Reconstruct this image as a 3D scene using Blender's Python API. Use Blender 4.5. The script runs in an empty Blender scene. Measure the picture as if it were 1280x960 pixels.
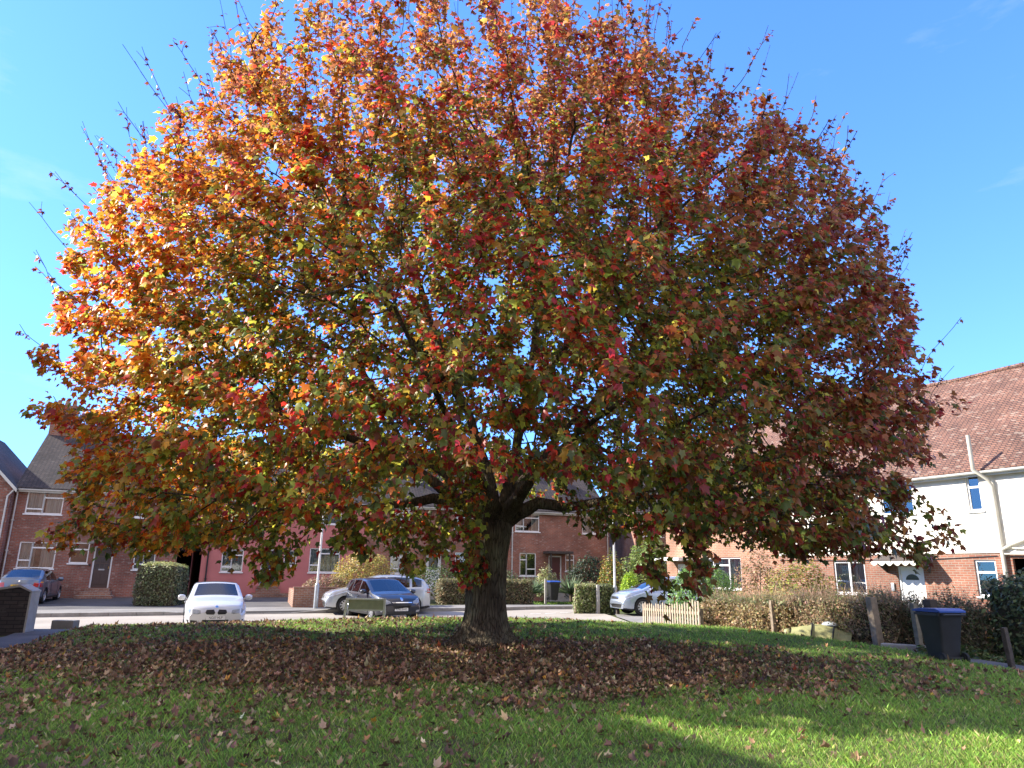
import bpy, bmesh, math, random
import numpy as np
from mathutils import Vector, noise as mn

random.seed(7)
rng = np.random.default_rng(11)
S = bpy.context.scene
COL = S.collection
R = math.radians

# ------------------------------------------------------------------ helpers
def tag(o, label=None, cat=None, group=None, kind=None):
    if label: o['label'] = label
    if cat: o['category'] = cat
    if group: o['group'] = group
    if kind: o['kind'] = kind
    return o

def thing(name, label, cat, loc=(0, 0, 0), rz=0.0, group=None):
    o = bpy.data.objects.new(name, None)
    o.empty_display_size = 0.2
    COL.objects.link(o)
    o.location = loc
    o.rotation_euler = (0, 0, rz)
    return tag(o, label, cat, group)

def link(name, me, mat, parent=None):
    o = bpy.data.objects.new(name, me)
    COL.objects.link(o)
    if mat is not None:
        for m in (mat if isinstance(mat, (list, tuple)) else [mat]):
            me.materials.append(m)
    if parent is not None:
        o.parent = parent
    return o

class MB:
    """collects simple shapes into ONE mesh"""
    def __init__(s):
        s.v = []; s.f = []
    def quad(s, *p):
        b = len(s.v); s.v += [tuple(q) for q in p]; s.f.append(tuple(range(b, b + len(p))))
        return s
    def box(s, x0, x1, y0, y1, z0, z1):
        b = len(s.v)
        s.v += [(x0, y0, z0), (x1, y0, z0), (x1, y1, z0), (x0, y1, z0), (x0, y0, z1), (x1, y0, z1), (x1, y1, z1), (x0, y1, z1)]
        for f in ((0, 3, 2, 1), (4, 5, 6, 7), (0, 1, 5, 4), (1, 2, 6, 5), (2, 3, 7, 6), (3, 0, 4, 7)):
            s.f.append(tuple(b + i for i in f))
        return s
    def tube(s, pts, r, n=8, cap=True):
        pts = [Vector(p) for p in pts]
        rs = r if isinstance(r, (list, tuple)) else [r] * len(pts)
        b = len(s.v)
        ref = None
        for i, p in enumerate(pts):
            d = (pts[min(i + 1, len(pts) - 1)] - pts[max(i - 1, 0)]).normalized()
            if ref is None:
                ref = Vector((1, 0, 0)) if abs(d.x) < .9 else Vector((0, 1, 0))
            u = (ref - d * ref.dot(d)).normalized(); w = d.cross(u); ref = u
            for k in range(n):
                a = 2 * math.pi * k / n
                s.v.append(tuple(p + (u * math.cos(a) + w * math.sin(a)) * rs[i]))
        for i in range(len(pts) - 1):
            for k in range(n):
                s.f.append((b + i * n + k, b + i * n + (k + 1) % n, b + (i + 1) * n + (k + 1) % n, b + (i + 1) * n + k))
        if cap:
            s.f.append(tuple(b + k for k in reversed(range(n))))
            s.f.append(tuple(b + (len(pts) - 1) * n + k for k in range(n)))
        return s
    def prism(s, poly, axis, a0, a1):
        """poly of 2-D points extruded along axis 'x','y' or 'z'"""
        def P(p, a):
            return (a, p[0], p[1]) if axis == 'x' else (p[0], a, p[1]) if axis == 'y' else (p[0], p[1], a)
        b = len(s.v); n = len(poly)
        s.v += [P(p, a0) for p in poly] + [P(p, a1) for p in poly]
        s.f.append(tuple(b + i for i in range(n))); s.f.append(tuple(b + n + i for i in reversed(range(n))))
        for i in range(n):
            j = (i + 1) % n
            s.f.append((b + i, b + n + i, b + n + j, b + j))
        return s
    def lathe(s, prof, n=20, axis='z', c=(0, 0, 0)):
        b = len(s.v)
        for r, h in prof:
            for k in range(n):
                a = 2 * math.pi * k / n
                x, y = r * math.cos(a), r * math.sin(a)
                p = (x, y, h) if axis == 'z' else (x, h, y) if axis == 'y' else (h, x, y)
                s.v.append((p[0] + c[0], p[1] + c[1], p[2] + c[2]))
        for i in range(len(prof) - 1):
            for k in range(n):
                s.f.append((b + i * n + k, b + i * n + (k + 1) % n, b + (i + 1) * n + (k + 1) % n, b + (i + 1) * n + k))
        return s
    def build(s, name, mat, parent=None, smooth=None, bevel=0.0, fix=True):
        me = bpy.data.meshes.new(name)
        me.from_pydata(s.v, [], s.f)
        if fix or bevel:
            bm = bmesh.new(); bm.from_mesh(me)
            if bevel:
                bmesh.ops.bevel(bm, geom=bm.edges[:], offset=bevel, segments=2, affect='EDGES', profile=.6)
            if fix:
                bmesh.ops.recalc_face_normals(bm, faces=bm.faces[:])
            bm.to_mesh(me); bm.free()
        if smooth:
            for p in me.polygons: p.use_smooth = True
            me.set_sharp_from_angle(angle=R(smooth))
        return link(name, me, mat, parent)

def np_mesh(name, V, F, mat, parent=None, col=None, smooth=False):
    """V (n,3), F (m,k) same-size faces, col (n,4)"""
    me = bpy.data.meshes.new(name)
    n, (m, k) = len(V), F.shape
    me.vertices.add(n); me.vertices.foreach_set('co', np.ascontiguousarray(V, np.float32).ravel())
    me.loops.add(m * k); me.loops.foreach_set('vertex_index', np.ascontiguousarray(F, np.int32).ravel())
    me.polygons.add(m)
    me.polygons.foreach_set('loop_start', np.arange(0, m * k, k, dtype=np.int32))
    me.polygons.foreach_set('loop_total', np.full(m, k, np.int32))
    if smooth: me.polygons.foreach_set('use_smooth', np.ones(m, bool))
    me.update(calc_edges=True)
    if col is not None:
        a = me.attributes.new('col', 'FLOAT_COLOR', 'POINT')
        a.data.foreach_set('color', np.ascontiguousarray(col, np.float32).ravel())
    return link(name, me, mat, parent)

def ss(a, b, x):
    t = np.clip((x - a) / (b - a), 0, 1); return t * t * (3 - 2 * t)

def vnoise(P, scale, seed=0.0):
    """smooth noise about -1..1 for an (n,3) array"""
    o = Vector((seed * 17.3, seed * 7.1, -seed * 11.7))
    return np.array([mn.noise(Vector(p) * scale + o) for p in P])

# ------------------------------------------------------------------ materials
def nodes(name):
    m = bpy.data.materials.new(name); m.use_nodes = True
    nt = m.node_tree; nt.nodes.clear()
    out = nt.nodes.new('ShaderNodeOutputMaterial')
    return m, nt, out

def N(nt, t, **kw):
    n = nt.nodes.new(t)
    for k, v in kw.items():
        if k in n.inputs: n.inputs[k].default_value = v
        else: setattr(n, k, v)
    return n

def ramp(nt, fac, stops):
    r = nt.nodes.new('ShaderNodeValToRGB')
    e = r.color_ramp.elements
    while len(e) < len(stops): e.new(.5)
    for i, (p, c) in enumerate(stops):
        e[i].position = p; e[i].color = (*c, 1) if len(c) == 3 else c
    nt.links.new(fac, r.inputs[0]); return r

def c4(c): return (*c, 1)

def plain(name, c, rough=.6, var=.18, scale=6.0, metal=0.0, bump=0.0, coat=0.0, spec=.5, dirt=0.0):
    m, nt, out = nodes(name)
    b = N(nt, 'ShaderNodeBsdfPrincipled'); b.inputs['Roughness'].default_value = rough
    b.inputs['Metallic'].default_value = metal; b.inputs['Coat Weight'].default_value = coat
    b.inputs['Coat Roughness'].default_value = .04
    b.inputs['Specular IOR Level'].default_value = spec
    tc = N(nt, 'ShaderNodeTexCoord')
    nz = N(nt, 'ShaderNodeTexNoise'); nz.inputs['Scale'].default_value = scale; nz.inputs['Detail'].default_value = 6
    nt.links.new(tc.outputs['Object'], nz.inputs['Vector'])
    lo = tuple(x * (1 - var) for x in c); hi = tuple(min(1, x * (1 + var)) for x in c)
    r = ramp(nt, nz.outputs['Fac'], [(.3, lo), (.7, hi)])
    last = r.outputs[0]
    if dirt:
        n2 = N(nt, 'ShaderNodeTexNoise'); n2.inputs['Scale'].default_value = 1.3; n2.inputs['Detail'].default_value = 8
        nt.links.new(tc.outputs['Object'], n2.inputs['Vector'])
        r2 = ramp(nt, n2.outputs['Fac'], [(.45, (0, 0, 0)), (.75, (1, 1, 1))])
        mx = N(nt, 'ShaderNodeMixRGB', blend_type='MULTIPLY')
        mu = N(nt, 'ShaderNodeMath', operation='MULTIPLY'); mu.inputs[1].default_value = dirt
        nt.links.new(r2.outputs[0], mu.inputs[0]); nt.links.new(mu.outputs[0], mx.inputs[0])
        nt.links.new(last, mx.inputs[1]); mx.inputs[2].default_value = (.35, .32, .28, 1); last = mx.outputs[0]
    nt.links.new(last, b.inputs['Base Color'])
    if bump:
        bp = N(nt, 'ShaderNodeBump'); bp.inputs['Strength'].default_value = bump; bp.inputs['Distance'].default_value = .02
        n3 = N(nt, 'ShaderNodeTexNoise'); n3.inputs['Scale'].default_value = scale * 6; n3.inputs['Detail'].default_value = 5
        nt.links.new(tc.outputs['Object'], n3.inputs['Vector'])
        nt.links.new(n3.outputs['Fac'], bp.inputs['Height']); nt.links.new(bp.outputs[0], b.inputs['Normal'])
    nt.links.new(b.outputs[0], out.inputs[0]); return m

def wall_vec(nt, zscale=1.0):
    tc = N(nt, 'ShaderNodeTexCoord'); sp = N(nt, 'ShaderNodeSeparateXYZ')
    nt.links.new(tc.outputs['Object'], sp.inputs[0])
    ad = N(nt, 'ShaderNodeMath', operation='ADD'); nt.links.new(sp.outputs[0], ad.inputs[0]); nt.links.new(sp.outputs[1], ad.inputs[1])
    mz = N(nt, 'ShaderNodeMath', operation='MULTIPLY'); nt.links.new(sp.outputs[2], mz.inputs[0]); mz.inputs[1].default_value = zscale
    cb = N(nt, 'ShaderNodeCombineXYZ'); nt.links.new(ad.outputs[0], cb.inputs[0]); nt.links.new(mz.outputs[0], cb.inputs[1])
    return tc, cb

def brick(name, c1, c2, mortar, bw=.225, rh=.075, ms=.012, zscale=1.0, rough=.85, speck=.25, patch=.45, bump=.6, speckcol=(.55, .48, .42)):
    m, nt, out = nodes(name)
    b = N(nt, 'ShaderNodeBsdfPrincipled'); b.inputs['Roughness'].default_value = rough
    tc, vec = wall_vec(nt, zscale)
    bt = nt.nodes.new('ShaderNodeTexBrick')
    bt.inputs['Color1'].default_value = c4(c1); bt.inputs['Color2'].default_value = c4(c2); bt.inputs['Mortar'].default_value = c4(mortar)
    bt.inputs['Scale'].default_value = 1; bt.inputs['Mortar Size'].default_value = ms; bt.inputs['Brick Width'].default_value = bw
    bt.inputs['Row Height'].default_value = rh; bt.inputs['Bias'].default_value = 0
    nt.links.new(vec.outputs[0], bt.inputs['Vector'])
    nz = N(nt, 'ShaderNodeTexNoise'); nz.inputs['Scale'].default_value = .9; nz.inputs['Detail'].default_value = 7
    nt.links.new(tc.outputs['Object'], nz.inputs['Vector'])
    r = ramp(nt, nz.outputs['Fac'], [(.3, (1 - patch,) * 3), (.7, (1 + patch * .3,) * 3)])
    mx = N(nt, 'ShaderNodeMixRGB', blend_type='MULTIPLY'); mx.inputs[0].default_value = 1
    nt.links.new(bt.outputs['Color'], mx.inputs[1]); nt.links.new(r.outputs[0], mx.inputs[2])
    # weathered single bricks
    vo = N(nt, 'ShaderNodeTexVoronoi'); vo.inputs['Scale'].default_value = 7.5
    mp = N(nt, 'ShaderNodeMapping'); mp.inputs['Scale'].default_value = (1, 2.4, 1)
    nt.links.new(vec.outputs[0], mp.inputs[0]); nt.links.new(mp.outputs[0], vo.inputs['Vector'])
    sp = N(nt, 'ShaderNodeSeparateColor'); nt.links.new(vo.outputs['Color'], sp.inputs[0])
    r3 = ramp(nt, sp.outputs[0], [(.9, (0, 0, 0)), (.94, (1, 1, 1))])
    mu = N(nt, 'ShaderNodeMath', operation='MULTIPLY'); mu.inputs[1].default_value = speck
    nt.links.new(r3.outputs[0], mu.inputs[0])
    mx2 = N(nt, 'ShaderNodeMixRGB'); nt.links.new(mu.outputs[0], mx2.inputs[0]); nt.links.new(mx.outputs[0], mx2.inputs[1])
    mx2.inputs[2].default_value = c4(speckcol)
    nt.links.new(mx2.outputs[0], b.inputs['Base Color'])
    bp = N(nt, 'ShaderNodeBump'); bp.inputs['Strength'].default_value = bump; bp.inputs['Distance'].default_value = .012; bp.invert = True
    nt.links.new(bt.outputs['Fac'], bp.inputs['Height']); nt.links.new(bp.outputs[0], b.inputs['Normal'])
    nt.links.new(b.outputs[0], out.inputs[0]); return m

def render_coat(name, c, rough=.9):
    return plain(name, c, rough=rough, var=.06, scale=2.2, bump=.5, dirt=.3)

def foliage_mat(name, trans=.4, rough=.45, tboost=1.5, spec=.4):
    m, nt, out = nodes(name)
    at = N(nt, 'ShaderNodeAttribute'); at.attribute_name = 'col'
    b = N(nt, 'ShaderNodeBsdfPrincipled'); b.inputs['Roughness'].default_value = rough; b.inputs['Specular IOR Level'].default_value = spec
    nt.links.new(at.outputs['Color'], b.inputs['Base Color'])
    t = N(nt, 'ShaderNodeBsdfTranslucent')
    mu = N(nt, 'ShaderNodeMixRGB', blend_type='MULTIPLY'); mu.inputs[0].default_value = 1; mu.inputs[2].default_value = (tboost, tboost, tboost, 1)
    nt.links.new(at.outputs['Color'], mu.inputs[1]); nt.links.new(mu.outputs[0], t.inputs['Color'])
    mx = N(nt, 'ShaderNodeMixShader'); mx.inputs[0].default_value = trans
    nt.links.new(b.outputs[0], mx.inputs[1]); nt.links.new(t.outputs[0], mx.inputs[2]); nt.links.new(mx.outputs[0], out.inputs[0])
    return m

def glass_mat(name, tint=(.75, .82, .85), refl=.12, rough=.02):
    m, nt, out = nodes(name)
    fr = N(nt, 'ShaderNodeFresnel'); fr.inputs['IOR'].default_value = 1.6
    ad = N(nt, 'ShaderNodeMath', operation='ADD'); ad.inputs[1].default_value = refl; ad.use_clamp = True
    nt.links.new(fr.outputs[0], ad.inputs[0])
    tr = N(nt, 'ShaderNodeBsdfTransparent'); tr.inputs[0].default_value = c4(tint)
    gl = N(nt, 'ShaderNodeBsdfGlossy'); gl.inputs['Roughness'].default_value = rough
    nz = N(nt, 'ShaderNodeTexNoise'); nz.inputs['Scale'].default_value = 1.5
    tc = N(nt, 'ShaderNodeTexCoord'); nt.links.new(tc.outputs['Object'], nz.inputs['Vector'])
    bp = N(nt, 'ShaderNodeBump'); bp.inputs['Strength'].default_value = .04; nt.links.new(nz.outputs['Fac'], bp.inputs['Height'])
    nt.links.new(bp.outputs[0], gl.inputs['Normal'])
    mx = N(nt, 'ShaderNodeMixShader'); nt.links.new(ad.outputs[0], mx.inputs[0])
    nt.links.new(tr.outputs[0], mx.inputs[1]); nt.links.new(gl.outputs[0], mx.inputs[2]); nt.links.new(mx.outputs[0], out.inputs[0])
    return m

def curtain_mat(name, c):
    m, nt, out = nodes(name)
    b = N(nt, 'ShaderNodeBsdfPrincipled'); b.inputs['Roughness'].default_value = .95
    tc = N(nt, 'ShaderNodeTexCoord'); mp = N(nt, 'ShaderNodeMapping'); mp.inputs['Scale'].default_value = (14, 1, .4)
    nt.links.new(tc.outputs['Object'], mp.inputs[0])
    nz = N(nt, 'ShaderNodeTexNoise'); nz.inputs['Scale'].default_value = 1; nt.links.new(mp.outputs[0], nz.inputs['Vector'])
    r = ramp(nt, nz.outputs['Fac'], [(.3, tuple(x * .55 for x in c)), (.65, c)])
    nt.links.new(r.outputs[0], b.inputs['Base Color']); nt.links.new(b.outputs[0], out.inputs[0]); return m

def ground_mat(name, cols, scale=1.2, fine=40, rough=.95, bump=.4, dist=.02):
    m, nt, out = nodes(name)
    b = N(nt, 'ShaderNodeBsdfPrincipled'); b.inputs['Roughness'].default_value = rough; b.inputs['Specular IOR Level'].default_value = .25
    tc = N(nt, 'ShaderNodeTexCoord')
    a = N(nt, 'ShaderNodeTexNoise'); a.inputs['Scale'].default_value = scale; a.inputs['Detail'].default_value = 8
    f = N(nt, 'ShaderNodeTexNoise'); f.inputs['Scale'].default_value = fine; f.inputs['Detail'].default_value = 4
    nt.links.new(tc.outputs['Object'], a.inputs['Vector']); nt.links.new(tc.outputs['Object'], f.inputs['Vector'])
    mi = N(nt, 'ShaderNodeMixRGB'); mi.inputs[0].default_value = .45
    nt.links.new(a.outputs['Fac'], mi.inputs[1]); nt.links.new(f.outputs['Fac'], mi.inputs[2])
    k = len(cols); r = ramp(nt, mi.outputs[0], [(.36 + .28 * i / (k - 1), c) for i, c in enumerate(cols)])
    nt.links.new(r.outputs[0], b.inputs['Base Color'])
    bp = N(nt, 'ShaderNodeBump'); bp.inputs['Strength'].default_value = bump; bp.inputs['Distance'].default_value = dist
    nt.links.new(f.outputs['Fac'], bp.inputs['Height']); nt.links.new(bp.outputs[0], b.inputs['Normal'])
    nt.links.new(b.outputs[0], out.inputs[0]); return m

def bark_mat(name):
    m, nt, out = nodes(name)
    b = N(nt, 'ShaderNodeBsdfPrincipled'); b.inputs['Roughness'].default_value = .95; b.inputs['Specular IOR Level'].default_value = .2
    tc = N(nt, 'ShaderNodeTexCoord'); mp = N(nt, 'ShaderNodeMapping'); mp.inputs['Scale'].default_value = (1, 1, .13)
    nt.links.new(tc.outputs['Object'], mp.inputs[0])
    v = N(nt, 'ShaderNodeTexVoronoi', feature='DISTANCE_TO_EDGE'); v.inputs['Scale'].default_value = 26
    n0 = N(nt, 'ShaderNodeTexNoise'); n0.inputs['Scale'].default_value = 6; n0.inputs['Detail'].default_value = 6
    nt.links.new(mp.outputs[0], n0.inputs['Vector'])
    mxv = N(nt, 'ShaderNodeMixRGB'); mxv.inputs[0].default_value = .12
    nt.links.new(mp.outputs[0], mxv.inputs[1]); nt.links.new(n0.outputs['Color'], mxv.inputs[2]); nt.links.new(mxv.outputs[0], v.inputs['Vector'])
    n1 = N(nt, 'ShaderNodeTexNoise'); n1.inputs['Scale'].default_value = 2.2; n1.inputs['Detail'].default_value = 9
    nt.links.new(tc.outputs['Object'], n1.inputs['Vector'])
    r1 = ramp(nt, n1.outputs['Fac'], [(.3, (.06, .042, .03)), (.5, (.125, .095, .066)), (.64, (.17, .145, .095)), (.8, (.2, .2, .12))])
    r2 = ramp(nt, v.outputs['Distance'], [(0, (.35, .33, .3)), (.12, (1, 1, 1))])
    mm = N(nt, 'ShaderNodeMixRGB', blend_type='MULTIPLY'); mm.inputs[0].default_value = 1
    nt.links.new(r1.outputs[0], mm.inputs[1]); nt.links.new(r2.outputs[0], mm.inputs[2]); nt.links.new(mm.outputs[0], b.inputs['Base Color'])
    ad = N(nt, 'ShaderNodeMath', operation='ADD'); nt.links.new(n0.outputs['Fac'], ad.inputs[0])
    mn_ = N(nt, 'ShaderNodeMath', operation='MINIMUM'); mn_.inputs[1].default_value = .2; nt.links.new(v.outputs['Distance'], mn_.inputs[0])
    m5 = N(nt, 'ShaderNodeMath', operation='MULTIPLY'); m5.inputs[1].default_value = 5; nt.links.new(mn_.outputs[0], m5.inputs[0])
    nt.links.new(m5.outputs[0], ad.inputs[1])
    bp = N(nt, 'ShaderNodeBump'); bp.inputs['Strength'].default_value = .9; bp.inputs['Distance'].default_value = .03
    nt.links.new(ad.outputs[0], bp.inputs['Height']); nt.links.new(bp.outputs[0], b.inputs['Normal'])
    nt.links.new(b.outputs[0], out.inputs[0]); return m

M = dict(
    brick_dark=brick('brick_dark', (.35, .108, .066), (.27, .082, .052), (.26, .2, .17)),
    brick_mid=brick('brick_mid', (.39, .125, .07), (.3, .095, .055), (.28, .21, .17)),
    brick_red=brick('brick_red', (.34, .13, .075), (.27, .098, .06), (.33, .25, .19), speck=.1),
    brick_orange=brick('brick_orange', (.42, .19, .11), (.36, .15, .085), (.4, .3, .22), speck=.08),
    brick_wall=brick('brick_wall', (.36, .16, .09), (.28, .11, .07), (.34, .28, .23), speck=.15),
    brick_pave=brick('brick_pave', (.4, .26, .2), (.33, .21, .17), (.26, .22, .19), bw=.2, rh=.1, speck=.05),
    stone_dark=brick('stone_dark', (.075, .06, .055), (.05, .042, .04), (.03, .027, .026), bw=.3, rh=.09, speck=.05),
    pink=plain('pink_masonry_paint', (.5, .17, .16), rough=.85, var=.07, scale=1.5, bump=.25, dirt=.1),
    render_white=render_coat('white_roughcast', (.84, .79, .68)),
    roof_dark=brick('roof_dark', (.1, .073, .062), (.066, .05, .045), (.022, .02, .02), bw=.17, rh=.1, ms=.014, zscale=1.35, speck=.2, bump=1.0, speckcol=(.2, .18, .15)),
    roof_red=brick('roof_red', (.26, .125, .08), (.18, .085, .058), (.06, .034, .028), bw=.17, rh=.1, ms=.014, zscale=1.35, speck=.35, bump=1.0, speckcol=(.4, .33, .26)),
    white=plain('white_upvc', (.78, .78, .77), rough=.35, var=.03, scale=3),
    grey_white=plain('weathered_white_paint', (.6, .59, .55), rough=.6, var=.1, scale=4, dirt=.25),
    cream=plain('cream_pipe_paint', (.55, .52, .44), rough=.55, var=.1, scale=4, dirt=.25),
    glass=glass_mat('window_glass', refl=.13),
    car_glass=glass_mat('car_glass', tint=(.3, .34, .35), refl=.07),
    curtain=curtain_mat('net_curtain', (.62, .6, .55)),
    curtain_tan=curtain_mat('tan_curtain', (.16, .115, .08)),
    curtain_blue=curtain_mat('pale_blind', (.5, .56, .58)),
    room=plain('dark_room', (.02, .02, .022), rough=.9),
    door_brown=plain('brown_door_paint', (.07, .045, .04), rough=.4, var=.1),
    door_navy=plain('navy_door_paint', (.02, .025, .06), rough=.35, var=.1),
    door_maroon=plain('maroon_door_paint', (.09, .025, .025), rough=.4, var=.1),
    brass=plain('brass', (.55, .4, .16), rough=.3, metal=1.0),
    chrome=plain('chrome', (.75, .76, .78), rough=.12, metal=1.0, var=.03),
    steel=plain('galvanised_steel', (.42, .44, .45), rough=.45, metal=.6, var=.12, dirt=.2),
    lamp_white=plain('white_lamp_paint', (.7, .7, .68), rough=.45, var=.05),
    concrete=plain('concrete', (.36, .34, .31), rough=.9, var=.15, scale=5, bump=.4, dirt=.3),
    pier=plain('pier_render', (.42, .4, .36), rough=.9, var=.14, scale=5, bump=.4, dirt=.5),
    slab_grey=plain('grey_slab', (.22, .21, .19), rough=.9, var=.15, scale=5, bump=.3, dirt=.3),
    timber=plain('weathered_timber', (.26, .2, .14), rough=.9, var=.3, scale=9, bump=.6, dirt=.3),
    timber_dark=plain('dark_timber', (.07, .055, .045), rough=.9, var=.3, scale=9, bump=.6),
    timber_grey=plain('grey_timber', (.2, .18, .14), rough=.9, var=.3, scale=9, bump=.6, dirt=.3),
    fence=plain('pale_fence_paint', (.43, .335, .24), rough=.8, var=.15, scale=7, bump=.3, dirt=.2),
    bin=plain('black_bin_plastic', (.022, .022, .026), rough=.45, var=.2, scale=5, dirt=.1),
    bin_blue=plain('blue_bin_lid', (.018, .07, .33), rough=.4, var=.12, scale=5),
    rubber=plain('rubber', (.016, .016, .017), rough=.8, var=.2),
    black=plain('black_plastic', (.014, .014, .015), rough=.5, var=.2),
    fabric_black=plain('black_soft_top_cloth', (.018, .018, .02), rough=.9, var=.2),
    alloy=plain('alloy_rim', (.55, .56, .58), rough=.3, metal=.8, var=.06),
    paint_white=plain('white_car_paint', (.6, .6, .6), rough=.3, var=.01, coat=1),
    paint_navy=plain('dark_blue_car_paint', (.014, .017, .028), rough=.35, var=.05, coat=.7, metal=.0),
    paint_silver=plain('silver_car_paint', (.47, .5, .53), rough=.32, var=.02, coat=1, metal=.55),
    paint_steel=plain('steel_blue_car_paint', (.13, .165, .21), rough=.33, var=.03, coat=1, metal=.5),
    paint_blue_silver=plain('silver_blue_car_paint', (.4, .46, .56), rough=.32, var=.02, coat=1, metal=.5),
    lens=plain('headlight_lens', (.3, .32, .34), rough=.12, var=.25, scale=14, coat=1),
    red_lens=plain('tail_lens', (.42, .012, .016), rough=.2, var=.1, coat=1),
    amber=plain('amber_lens', (.7, .25, .02), rough=.2, var=.1, coat=1),
    plate_yellow=plain('yellow_plate', (.78, .5, .03), rough=.4, var=.03),
    plate_white=plain('white_plate', (.75, .75, .73), rough=.4, var=.03),
    badge_blue=plain('badge_blue', (.05, .2, .55), rough=.3),
    seat=plain('car_seat_cloth', (.06, .06, .065), rough=.9),
    seat_light=plain('pale_headrest', (.3, .3, .3), rough=.9),
    sign_back=plain('olive_sign_back', (.27, .28, .17), rough=.6, var=.15, dirt=.3),
    sign_frame=plain('pale_sign_frame', (.55, .54, .46), rough=.6, var=.1, dirt=.3),
    bag_yellow=plain('faded_yellow_plastic', (.3, .29, .12), rough=.5, var=.25, scale=5, bump=.3, dirt=.3),
    bag_grey=plain('grey_plastic', (.4, .43, .45), rough=.45, var=.2, scale=6),
    bark=bark_mat('maple_bark'),
    stem=plain('shrub_stem', (.16, .115, .08), rough=.9, var=.25),
    leaf=foliage_mat('maple_leaf', trans=.42, rough=.42, tboost=1.9, spec=.35),
    foliage=foliage_mat('shrub_leaf', trans=.3, rough=.5),
    grass=foliage_mat('grass_blade', trans=.35, rough=.55, tboost=1.5, spec=.3),
    dead_leaf=foliage_mat('fallen_leaf', trans=.15, rough=.6, tboost=1.2, spec=.3),
    ground=ground_mat('garden_ground', [(.05, .05, .025), (.075, .085, .03), (.06, .1, .03)]),
    lawn=ground_mat('lawn_soil', [(.06, .055, .025), (.075, .09, .03), (.09, .13, .035)], scale=1.6),
    road=ground_mat('road_asphalt', [(.27, .24, .2), (.33, .295, .25), (.38, .345, .295)], scale=.6, fine=70, bump=.25),
    tarmac=ground_mat('dark_tarmac', [(.07, .068, .07), (.1, .096, .096), (.13, .125, .12)], scale=.9, fine=80, bump=.3),
    path=ground_mat('footpath_asphalt', [(.085, .085, .088), (.12, .12, .12), (.16, .155, .15)], scale=1.2, fine=80, bump=.3),
    pavement=ground_mat('pavement_asphalt', [(.17, .16, .15), (.22, .21, .195), (.27, .255, .235)], scale=.8, fine=70, bump=.3),
    kerb=plain('kerb_concrete', (.3, .285, .26), rough=.9, var=.2, scale=4, bump=.3, dirt=.3),
    white_line=plain('worn_road_paint', (.6, .6, .57), rough=.8, var=.3, scale=8),
)

# ------------------------------------------------------------------ terrain
def terrain(x, y):
    x = np.asarray(x, float); y = np.asarray(y, float)
    side = (x - 4.6) * .86 + (y - 22.8) * .5
    w = ss(.5, 3.0, side)
    tb = np.minimum(-.25 + .027 * (y - 25), .3)
    back = tb * (1 - w)
    base = back * ss(18.5, 22.2, y)
    mound = .42 * np.exp(-(x / 8.) ** 2) * np.exp(-((y - 18.) / 4.2) ** 2) * (1 - ss(-1.2, 2., side)) * ss(31, 24, y)
    return base + mound
def tz(x, y): return float(terrain(x, y))

def sheet(name, poly, off, mat, res=1.0, kind='structure', skirt=0.0, label=None):
    bm = bmesh.new()
    f = bm.faces.new([bm.verts.new((x, y, 0)) for x, y in poly])
    xs = [p[0] for p in poly]; ys = [p[1] for p in poly]
    for ax, a, b in ((0, min(xs), max(xs)), (1, min(ys), max(ys))):
        n = int((b - a) / res)
        for i in range(1, n + 1):
            co = [0, 0, 0]; no = [0, 0, 0]; co[ax] = a + i * res - 1e-3; no[ax] = 1
            bmesh.ops.bisect_plane(bm, geom=bm.verts[:] + bm.edges[:] + bm.faces[:], plane_co=co, plane_no=no)
    bmesh.ops.recalc_face_normals(bm, faces=bm.faces[:])
    if bm.faces and sum(f.normal.z for f in bm.faces) < 0: bmesh.ops.reverse_faces(bm, faces=bm.faces[:])
    if skirt:
        be = [e for e in bm.edges if e.is_boundary]
        r = bmesh.ops.extrude_edge_only(bm, edges=be)
        low = {v for v in r['geom'] if isinstance(v, bmesh.types.BMVert)}
        bm.verts.index_update()
    else: low = set()
    for v in bm.verts:
        v.co.z = tz(v.co.x, v.co.y) + off - (skirt if v in low else 0)
    me = bpy.data.meshes.new(name); bm.to_mesh(me); bm.free()
    o = link(name, me, mat); o['kind'] = kind
    return o

def ground_sheet():
    xs = np.concatenate([[-900, -300, -120, -70], np.arange(-48, 40.1, 1.0), [60, 120, 300, 900]])
    ys = np.concatenate([[-600, -200, -60], np.arange(-14, 62.1, 1.0), [80, 140, 400, 1500]])
    X, Y = np.meshgrid(xs, ys)
    Z = terrain(X, Y) - .06
    V = np.stack([X.ravel(), Y.ravel(), Z.ravel()], 1)
    nx = len(xs); ii, jj = np.meshgrid(np.arange(nx - 1), np.arange(len(ys) - 1))
    a = (jj * nx + ii).ravel()
    F = np.stack([a, a + 1, a + nx + 1, a + nx], 1)
    o = np_mesh('ground', V, F, M['ground'], smooth=True); o['kind'] = 'structure'
ground_sheet()

LAWN = [(-10.9, 19.9), (-9.9, 16.6), (-9.0, 13.3), (-7.9, 8), (-6.3, 2), (-4.5, -5), (15, -5), (12.2, 6), (10.4, 9.6),
        (8.75, 13.2), (7.95, 15.9), (6.35, 18.5), (4.6, 21.6), (3.7, 24.2), (.6, 24.4), (-5, 22.3)]
sheet('lawn', LAWN, .04, M['lawn'], .5)
KD = Vector((.94, .342)).normalized()
def kp(t, off=0.0):          # point along the far kerb line
    p = Vector((-14.9, 27.5)) + KD * t + Vector((-KD.y, KD.x)) * off
    return (p.x, p.y)
sheet('road', [(-46, 13.0), (-17.5, 20.6), (-13.2, 19.9), (-10.9, 20.05), (-5, 22.45), (.6, 24.55), (3.7, 24.4), (4.7, 24.9), (4.1, 28.5), (3.6, 34.3)] + [kp(18.5), kp(0), (-46, 16.2)], -.02, M['road'], 1.0)
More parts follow.
